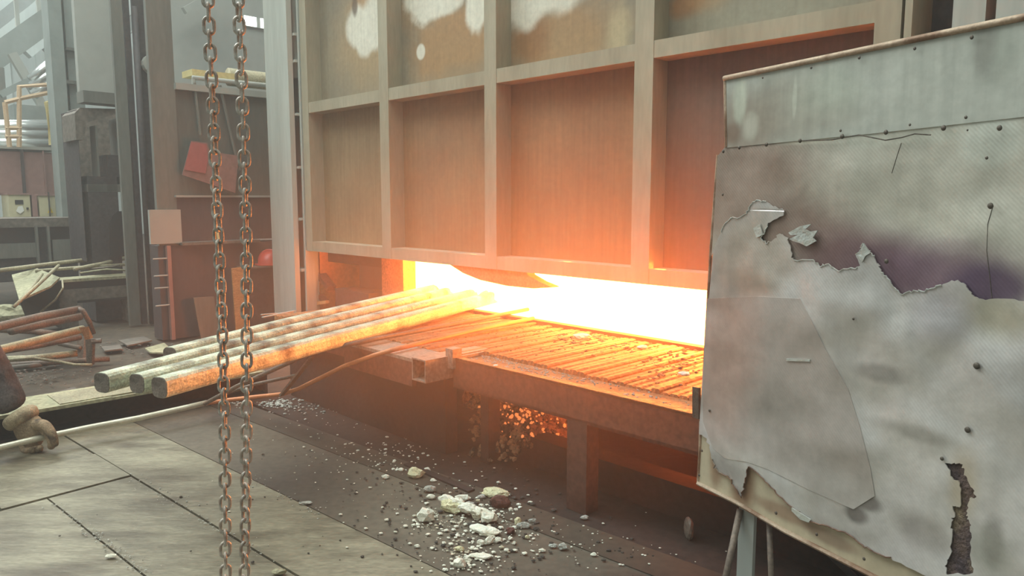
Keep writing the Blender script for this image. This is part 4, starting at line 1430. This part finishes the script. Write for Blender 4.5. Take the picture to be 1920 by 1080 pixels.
# arched mill stand
ms_ = thing('mill_stand', W(-9.3, 2.2, 0), 'massive dark mill stand with an arched opening behind the work bench', 'machine')
AM = -9.0
def mill(x0, x1, y0, y1, th=.25, m=M_dark, nm='frame'):
    p, q = pa(x0, y0, AM), pa(x1, y1, AM)
    b0, b1 = sorted((p.dot(N), q.dot(N)))
    z0, z1 = sorted((p.z, q.z))
    return B().box(AM - th, AM, b0, b1, max(0, z0), z1).bevel(.012).obj(nm, m, ms_)
mill(143, 163, 205, 490, .6)
mill(163, 236, 330, 600, .5)
mill(225, 240, 220, 345, .4, M_dgreen)
mill(178, 188, 235, 332, .2, M_dgreen, 'rod')
mill(163, 236, 345, 360, .6, M_dgreen, 'cross_head')
mill(200, 226, 290, 332, .4, M_dark, 'chock')
h = B()
pts = [pa(x, y, AM + .02) for x, y in [(205, 480), (205, 420), (210, 404), (220, 396), (230, 396), (236, 410), (236, 480)]]
h.prism(pts, U * .01)
h.obj('arch_opening', M_blk, ms_)
h = B().prism([pa(x, y, AM + .05) for x, y in [(140, 212), (150, 202), (218, 204), (222, 212), (162, 230), (158, 262), (143, 262)]], U * -.5)
h.obj('slanted_guard', M_benchf, ms_)
h = B().beam(pa(150, 182, AM), pa(236, 190, AM), .25, .12)
h.obj('top_beam', M_dgreen, ms_)
p, q = pa(150, 180, AM - .9), pa(221, -200, AM - .9)
B().box(AM - 1.0, AM - .9, p.dot(N), q.dot(N), p.z, 4.8).obj('back_panel', M_panel, ms_)
p, q = pa(150, 330, AM - .9), pa(221, 210, AM - .9)
B().box(AM - 1.0, AM - .95, p.dot(N), q.dot(N), p.z, q.z).obj('rear_plate', M_benchf, ms_)

# work bench heaped with rods and scrap
AB = -8.72
bench = thing('work_bench', W(-8.9, 1.9, 0), 'low dusty steel work bench heaped with rods below the mill stand', 'bench')
zt = pa(170, 521, AB).z
B().box(-9.0, AB, pa(108, 520, AB).dot(N), pa(252, 520, AB).dot(N), zt - .03, zt).obj('top', M_bench, bench)
B().box(-8.99, AB - .02, pa(112, 520, AB).dot(N), pa(250, 520, AB).dot(N), zt - .26, zt - .03).obj('dark_shelf', M_blk, bench)
B().box(-8.99, AB - .01, pa(110, 520, AB).dot(N), pa(262, 520, AB).dot(N), pa(170, 562, AB).z, pa(170, 540, AB).z).obj('apron', M_benchf, bench)
for x0, x1 in ((112, 145), (240, 258)):
    B().box(-8.98, AB - .012, pa(x0, 560, AB).dot(N), pa(x1, 560, AB).dot(N), 0, pa(170, 545, AB).z).obj('leg', M_benchf, bench)
h = B().prism([pz(x, y, zz) for x, y, zz in [(22, 515, .55), (70, 503, .62), (112, 520, .56), (95, 536, .50), (36, 562, .42)]], Z * -.02)
h.obj('sloping_chute', M_bench, bench)
B().prism([pz(x, y, zz) for x, y, zz in [(36, 564, .40), (112, 525, .53), (112, 590, .1), (50, 600, .1)]], N * .03).obj('side_skirt', M_blk, bench)
rods = [([(0, 507, .62), (120, 492, .66), (236, 479, .68)], .022, M_tubel, 'long pale flat bar lying along the back of the work bench'),
        ([(66, 508, .60), (140, 502, .62), (236, 496, .62)], .016, M_tubel, 'thin tube with an open end on the work bench'),
        ([(140, 505, .62), (190, 495, .64), (236, 484, .66)], .022, M_tubel, 'thick tapered tube lying over the other rods on the bench'),
        ([(26, 575, .40), (70, 535, .55), (110, 498, .66)], .016, M_tubel, 'longer of two rods sloping down the bench chute'),
        ([(34, 568, .42), (60, 540, .52), (79, 514, .60)], .014, M_tubel, 'shorter of two rods sloping down the bench chute'),
        ([(117, 526, .55), (118, 540, .50), (104, 562, .38), (76, 585, .25)], .009, M_tubel, 'curved wire hanging off the front corner of the work bench'),
        ([(150, 512, .58), (200, 505, .60), (238, 507, .58)], .010, M_bench, 'thin bent wire lying among the rods at the mill stand end'),
        ([(165, 505, .60), (210, 500, .62), (236, 494, .62)], .010, M_benchf, 'thin dark rod in the middle of the bench heap')]
for pts, r, m, lab in rods:
    tag(B().tube([pz(*p) for p in pts], r, 8).obj('metal_rod', m, smooth=True), lab, 'rod', 'rods on the work bench')
tag(B().lump(pz(10, 588, .12), (.25, .15, .10), .3, 4, 3).obj('scrap_block', M_bench), 'dusty pale casting at the foot of the bench chute', 'scrap')
tag(B().cyl(pz(8, 600, .06), pz(44, 596, .06), .07).obj('drum', M_benchf, smooth=True), 'short fat steel roller lying before the dusty casting', 'roller')

# pile of bent tube frames on the floor at the left
tf = [([(-60, 628, .40), (0, 612, .42), (80, 593, .42), (148, 580, .42)], .032, M_tube, 'upper rusty tube ending in the curved end plate', ),
      ([(20, 620, .33), (90, 605, .33), (150, 593, .33)], .036, M_tube, 'second rusty tube just under the upper one'),
      ([(-60, 614, .30), (0, 618, .28), (60, 621, .24), (120, 628, .20)], .026, M_tube, 'bent tube crossing behind the pale one'),
      ([(-60, 668, .34), (0, 656, .34), (80, 636, .33), (155, 617, .33)], .030, M_tubel, 'brightest pale tube running to the flanged foot'),
      ([(-20, 662, .22), (60, 650, .22), (150, 632, .22)], .024, M_tube, 'dull tube directly under the brightest pale one'),
      ([(-20, 675, .06), (60, 672, .06), (150, 662, .06)], .028, M_tubel, 'dusty tube lying on the floor behind the flanged foot'),
      ([(110, 644, .14), (130, 648, .12), (150, 652, .12)], .020, M_tube, 'short stub tube next to the flanged foot'),
      ([(5, 685, .03), (90, 680, .03), (205, 673, .03)], .022, M_tube, 'long thin tube whose end pokes past the flanged foot'),
      ([(0, 676, .10), (60, 671, .10), (110, 678, .06), (140, 684, .03), (172, 684, .03)], .012, M_tubel, 'wavy flat strip snaking in front of the tubes'),
      ([(15, 690, .02), (60, 686, .02), (120, 676, .02)], .020, M_benchf, 'darkest tube lying nearest on the floor in the pile')]
for pts, r, m, lab in tf:
    tag(B().tube([pz(*p) for p in pts], r, 10).obj('steel_tube', m, smooth=True), lab, 'tube', 'pile of tubes on the floor')
ft = thing('flanged_foot', pz(165, 690), 'rusty flanged pipe foot of two plates at the end of the tube pile', 'flange')
P0 = pz(150, 690)
P1 = pz(168, 688)
B().prism([pz(144, 632, .20), pz(158, 632, .20), pz(155, 680, .0), pz(146, 680, .0)], N * .02).obj('plate', M_tube, ft)
B().prism([pz(160, 635, .22), pz(174, 636, .22), pz(172, 684, .0), pz(162, 684, .0)], N * .02).obj('plate', M_tube, ft)
B().prism([pz(148, 614, .36), pz(158, 613, .36), pz(167, 634, .25), pz(160, 637, .25)], N * .03).obj('end_cap', M_tubel, ft)
B().tube([pz(172, 640, .2), pz(190, 639, .2)], .02, 8).obj('spindle', M_tube, ft)
h = B().tube([pz(144, 578, .43), pz(155, 582, .42), pz(168, 605, .3), pz(175, 625, .2)], .022, 6)
tag(h.obj('curved_strap', M_tube, smooth=True), 'curved strap hooked over the end of the upper rusty tube', 'strap')
for (pts, m, lab) in [([(272, 655), (308, 645), (316, 652), (306, 664), (282, 663)], M_bench, 'flat tan plate scrap on the floor by the short billet end'),
                      ([(222, 640), (270, 633), (285, 640), (240, 650)], M_benchf, 'crumpled thin sheet scrap on the floor before the brown machine'),
                      ([(190, 652), (225, 648), (230, 656), (196, 660)], M_benchf, 'dark flat scrap between the tube pile and the brown machine'),
                      ([(98, 740), (140, 728), (145, 733), (110, 745)], M_benchf, 'thin curved scrap flake on the floor behind the floor beam')]:
    tag(B().prism([pz(x, y, .012) for x, y in pts], Z * .012).obj('sheet_scrap', m), lab, 'scrap', 'flat scrap on the floor')
for k, (x, y, lab) in enumerate([(490, 590, 'upper thin offcut sticking out behind the billets'), (492, 595, 'lower thin offcut sticking out behind the billets')]):
    P = pz(x, y, .5)
    tag(B().beam(P, P + Vector((.16, .25, -.02 + .03 * k)), .02, .006).obj('offcut_strip', M_panel), lab, 'scrap')

# far left: conveyor, cabinets, tank, pipes, rails
AF = -11.0
def fbox(x0, x1, y0, y1, a, th, m, nm, par, bev=.01):
    p, q = pa(x0, y0, a), pa(x1, y1, a)
    b0, b1 = sorted((p.dot(N), q.dot(N)))
    z0, z1 = sorted((p.z, q.z))
    return B().box(a - th, a, b0, b1, max(0, z0), z1).bevel(bev).obj(nm, m, par)


cv = thing('roller_conveyor', W(-10.5, .8, 0), 'dark steel conveyor trough standing below the cream cabinets', 'conveyor')
AC = -10.2
fbox(-120, 148, 412, 424, AC, .9, M_benchf, 'top', cv)
fbox(-120, 148, 424, 470, AC - .1, .6, M_blk, 'trough', cv)
fbox(-120, 70, 462, 482, AC, .06, M_dgreen, 'side_rail', cv)
fbox(98, 148, 450, 486, AC, .06, M_dgreen, 'side_rail', cv)
fbox(-120, 148, 482, 520, AC - .05, .3, M_dark, 'base', cv)
for x in (66, 88):
    fbox(x, x + 10, 424, 500, AC + .04, .06, M_dgreen, 'leg', cv)
for (x0, x1, y0, lab, kind) in [(15, 59, 365, 'grey cream electric cabinet with a dark display window and white sticker', 0), (72, 110, 367, 'cream electric cabinet bearing the yellow warning triangle', 1)]:
    p = pa((x0 + x1) / 2, 412, AF)
    ec = thing('electric_cabinet', p, lab, 'cabinet')
    fbox(x0, x1, y0, 412, AF, .4, M_cab, 'body', ec)
    fbox(x0 - 1, x1 + 1, y0 - 3, y0, AF + .02, .44, M_tank, 'lid', ec)
    if kind == 0:
        fbox(28, 44, 375, 383, AF + .01, .02, M_blk, 'display', ec, .001)
        B().prism([pa(x, y, AF + .012) for x, y in [(30, 396), (34, 387), (42, 386), (45, 395), (38, 401)]], U * .004).obj('sticker', M_white, ec)
        fbox(50, 54, 389, 393, AF + .02, .03, M_blk, 'lock', ec, .002)
    else:
        B().prism([pa(x, y, AF + .012) for x, y in [(89, 399), (100, 399), (94.5, 388)]], U * .004).obj('warning_sign', M_warn, ec)
        B().prism([pa(x, y, AF + .017) for x, y in [(93.6, 397), (95.6, 394), (94.2, 394), (95.2, 390.5), (93.2, 394.6), (94.6, 394.6)]], U * .003).obj('warning_bolt', M_blk, ec)
        fbox(92, 94, 360, 410, AF + .06, .03, M_dark, 'cable', ec, .002)
fbx = fbox(59, 72, 366, 412, AF, .35, M_tank, 'cabinet_filler', None)
tag(fbx, 'narrow red brown steel post between the two cream cabinets', 'post')
tk = thing('red_tank', W(-11.6, 1.2, 0), 'large faded red oxide tank wall above the cream cabinets', 'tank')
fbox(-160, 108, 277, 366, -11.5, 1.5, M_tank, 'wall', tk)
fbox(-160, 108, 272, 277, -11.45, 1.6, M_panel, 'rim', tk)
fbox(38, 50, 280, 366, -11.46, .05, M_brown, 'seam', tk)
fbox(82, 90, 283, 410, -11.40, .05, M_tank, 'riser_pipe', tk)
for i, y in enumerate((238, 252, 268)):
    p, q = pa(-60, y, -12.4), pa(110, y, -12.4)
    h = B().tube([p, p.lerp(q, .5), q], .10, 12)
    tag(h.obj('silver_pipe', M_silver, smooth=True), ['topmost of the silver pipes behind the yellow rail', 'middle one of the silver pipes behind the yellow rail', 'lowest silver pipe, just over the red tank'][i], 'pipe', 'silver pipes over the tank')
def rail(lab, polys, m):
    root = thing('guard_rail', pa(polys[0][0][0], polys[0][0][1], -11.2), lab, 'railing')
    for pl in polys:
        B().tube([pa(x, y, -11.2) for x, y in pl], .03, 6).obj('rail_tube', m, root)
rail('yellow and orange tubular guard rail rising over the red tank', [[(18, 276), (9, 192)], [(36, 276), (36, 162), (100, 158)], [(9, 192), (36, 185), (100, 172)], [(10, 240), (40, 240)], [(10, 256), (40, 256)]], M_orange)
rail('small yellow guard rail next to the grey stanchion', [[(96, 272), (87, 192), (104, 187)], [(87, 192), (104, 240)]], M_yellow)
st = thing('steel_column', W(-10.6, 2.0, 0), 'tall pale grey box stanchion beside the yellow guard rail', 'column')
fbox(100, 118, -200, 412, -10.6, .3, M_truss, 'shaft', st)
fbox(118, 128, -200, 412, -10.75, .1, M_dgreen, 'web', st)
fbox(133, 147, -200, 412, -10.7, .15, M_truss, 'shaft', st)
for y in (88, 150, 338):
    fbox(124, 146, y, y + 8, -10.6, .1, M_dgreen, 'tie_plate', st)
for k, (x0, y0, x1, y1) in enumerate([(58, 150, 104, 112), (60, 162, 104, 132), (62, 178, 104, 152)]):
    h = B().tube([pa(x0, y0, -13.0), pa((x0 + x1) / 2, (y0 + y1) / 2 - 2, -13.0), pa(x1, y1, -13.0)], .07, 8)
    tag(h.obj('slanted_duct', M_silver, smooth=True), ['highest of the slanted pale ducts under the gallery', 'middle one of the slanted pale ducts under the gallery', 'lowest of the slanted pale ducts under the gallery'][k], 'duct', 'slanted ducts under the gallery')
# roof trusses, conveyor gallery and bracing far up
ga = thing('conveyor_gallery', pa(60, 70, -15), 'inclined covered gallery beam sloping up beneath the hazy roof', 'gallery')
B().beam(pa(-90, 165, -15), pa(150, -6, -15), .5, .35).obj('beam', M_truss, ga)
B().beam(pa(-90, 150, -15), pa(150, -26, -15), .06, .06).obj('handrail', M_panel, ga)
for k in range(7):
    t = k / 6
    p = pa(-90, 165, -15).lerp(pa(150, -6, -15), t)
    B().beam(p, p + Z * .75, .06, .06, N).obj('baluster', M_panel, ga)
br = B().beam(pa(22, 100, -14), pa(80, 200, -14), .12, .12)
tag(br.obj('brace_pole', M_panel), 'pale diagonal brace pole dropping from the inclined gallery', 'pole')
br = B().beam(pa(0, 178, -13.8), pa(100, 130, -13.8), .1, .1)
tag(br.obj('brace_pole', M_truss), 'grey slanted bar crossing behind the pale brace pole', 'pole')
for k in range(9):
    x = -120 + k * 42
    h = B().beam(pa(x, 100, -24), pa(x + 150, -20, -24), .35, .3)
    o = h.obj('trim_%d' % (3 + k), M_truss if k % 2 else M_wall)
    tag(o, kind='structure')
for k in range(5):
    a = -18 - k * 2.2
    h = B().beam(W(a, -4, 6.1 + k * .3), W(a, 14, 7.4 + k * .3), .25, .4)
    o = h.obj('trim_%d' % (12 + k), M_truss)
    tag(o, kind='structure')
for (x0, x1, y0, y1, a, m, lab) in [(-60, 20, 120, 280, -14.5, M_dgreen, 'dark blue grey bin standing behind the guard rail'), (25, 98, 195, 300, -13.6, M_truss, 'pale pipe rack box behind the silver pipes')]:
    o = fbox(x0, x1, y0, y1, a, .6, m, 'storage_bin', None)
    tag(o, lab, 'bin')

# ------------------------------------------------------------------ haze of the hall
sm = B()  # orange scattering volume added to imitate lens bloom around the mouth
sm.lump((0, 0, 0), (2.1, 2.0, 1.15), .0, 0, 3)
R_ = Matrix.Rotation(math.atan2(U.y, U.x), 4, 'Z')
for v in sm.bm.verts:
    v.co = R_ @ v.co + W(-2.35, 2.5, .86)
svm = bpy.data.materials.new('bloom_volume')
svm.use_nodes = True
nt = svm.node_tree
nt.nodes.remove(nt.nodes['Principled BSDF'])
vs = nn(nt, 'ShaderNodeVolumeScatter')
vs.inputs['Color'].default_value = (.90, .42, .18, 1)
tc = nn(nt, 'ShaderNodeTexCoord')
mp = nn(nt, 'ShaderNodeMapping', vector_type='TEXTURE')
mp.inputs['Rotation'].default_value = (0, 0, math.atan2(U.y, U.x))
mp.inputs['Scale'].default_value = (2.1, 2.0, 1.15)
mp.inputs['Location'].default_value = (0, 0, 1.15)
nt.links.new(tc.outputs['Object'], mp.inputs[0])
gr = nn(nt, 'ShaderNodeTexGradient', gradient_type='SPHERICAL')
nt.links.new(mp.outputs[0], gr.inputs[0])
pw = nn(nt, 'ShaderNodeMath', operation='POWER')
nt.links.new(gr.outputs['Fac'], pw.inputs[0])
pw.inputs[1].default_value = 1.7
ml = nn(nt, 'ShaderNodeMath', operation='MULTIPLY')
nt.links.new(pw.outputs[0], ml.inputs[0])
ml.inputs[1].default_value = VEIL
nt.links.new(ml.outputs[0], vs.inputs['Density'])
vs.inputs['Anisotropy'].default_value = .2
nt.links.new(vs.outputs[0], nt.nodes['Material Output'].inputs['Volume'])
tag(sm.obj('glow_veil', svm, smooth=True), 'warm bloom glow added before the furnace mouth and over the charging table', 'glow_veil', kind='stuff')

hz = B()
hz.hexa([Vector(p) for p in [(-22, -6, .0), (8, -6, .0), (8, 22, .0), (-22, 22, .0), (-22, -6, 9), (8, -6, 9), (8, 22, 9), (-22, 22, 9)]])
vm = bpy.data.materials.new('hall_haze')
vm.use_nodes = True
nt = vm.node_tree
nt.nodes.remove(nt.nodes['Principled BSDF'])
vs = nn(nt, 'ShaderNodeVolumeScatter')
vs.inputs['Color'].default_value = (.95, 1, .97, 1)
vs.inputs['Density'].default_value = HAZE
vs.inputs['Anisotropy'].default_value = .2
nt.links.new(vs.outputs[0], nt.nodes['Material Output'].inputs['Volume'])
tag(hz.obj('haze', vm), 'thin grey smoky haze filling the whole hall', 'haze', kind='stuff')
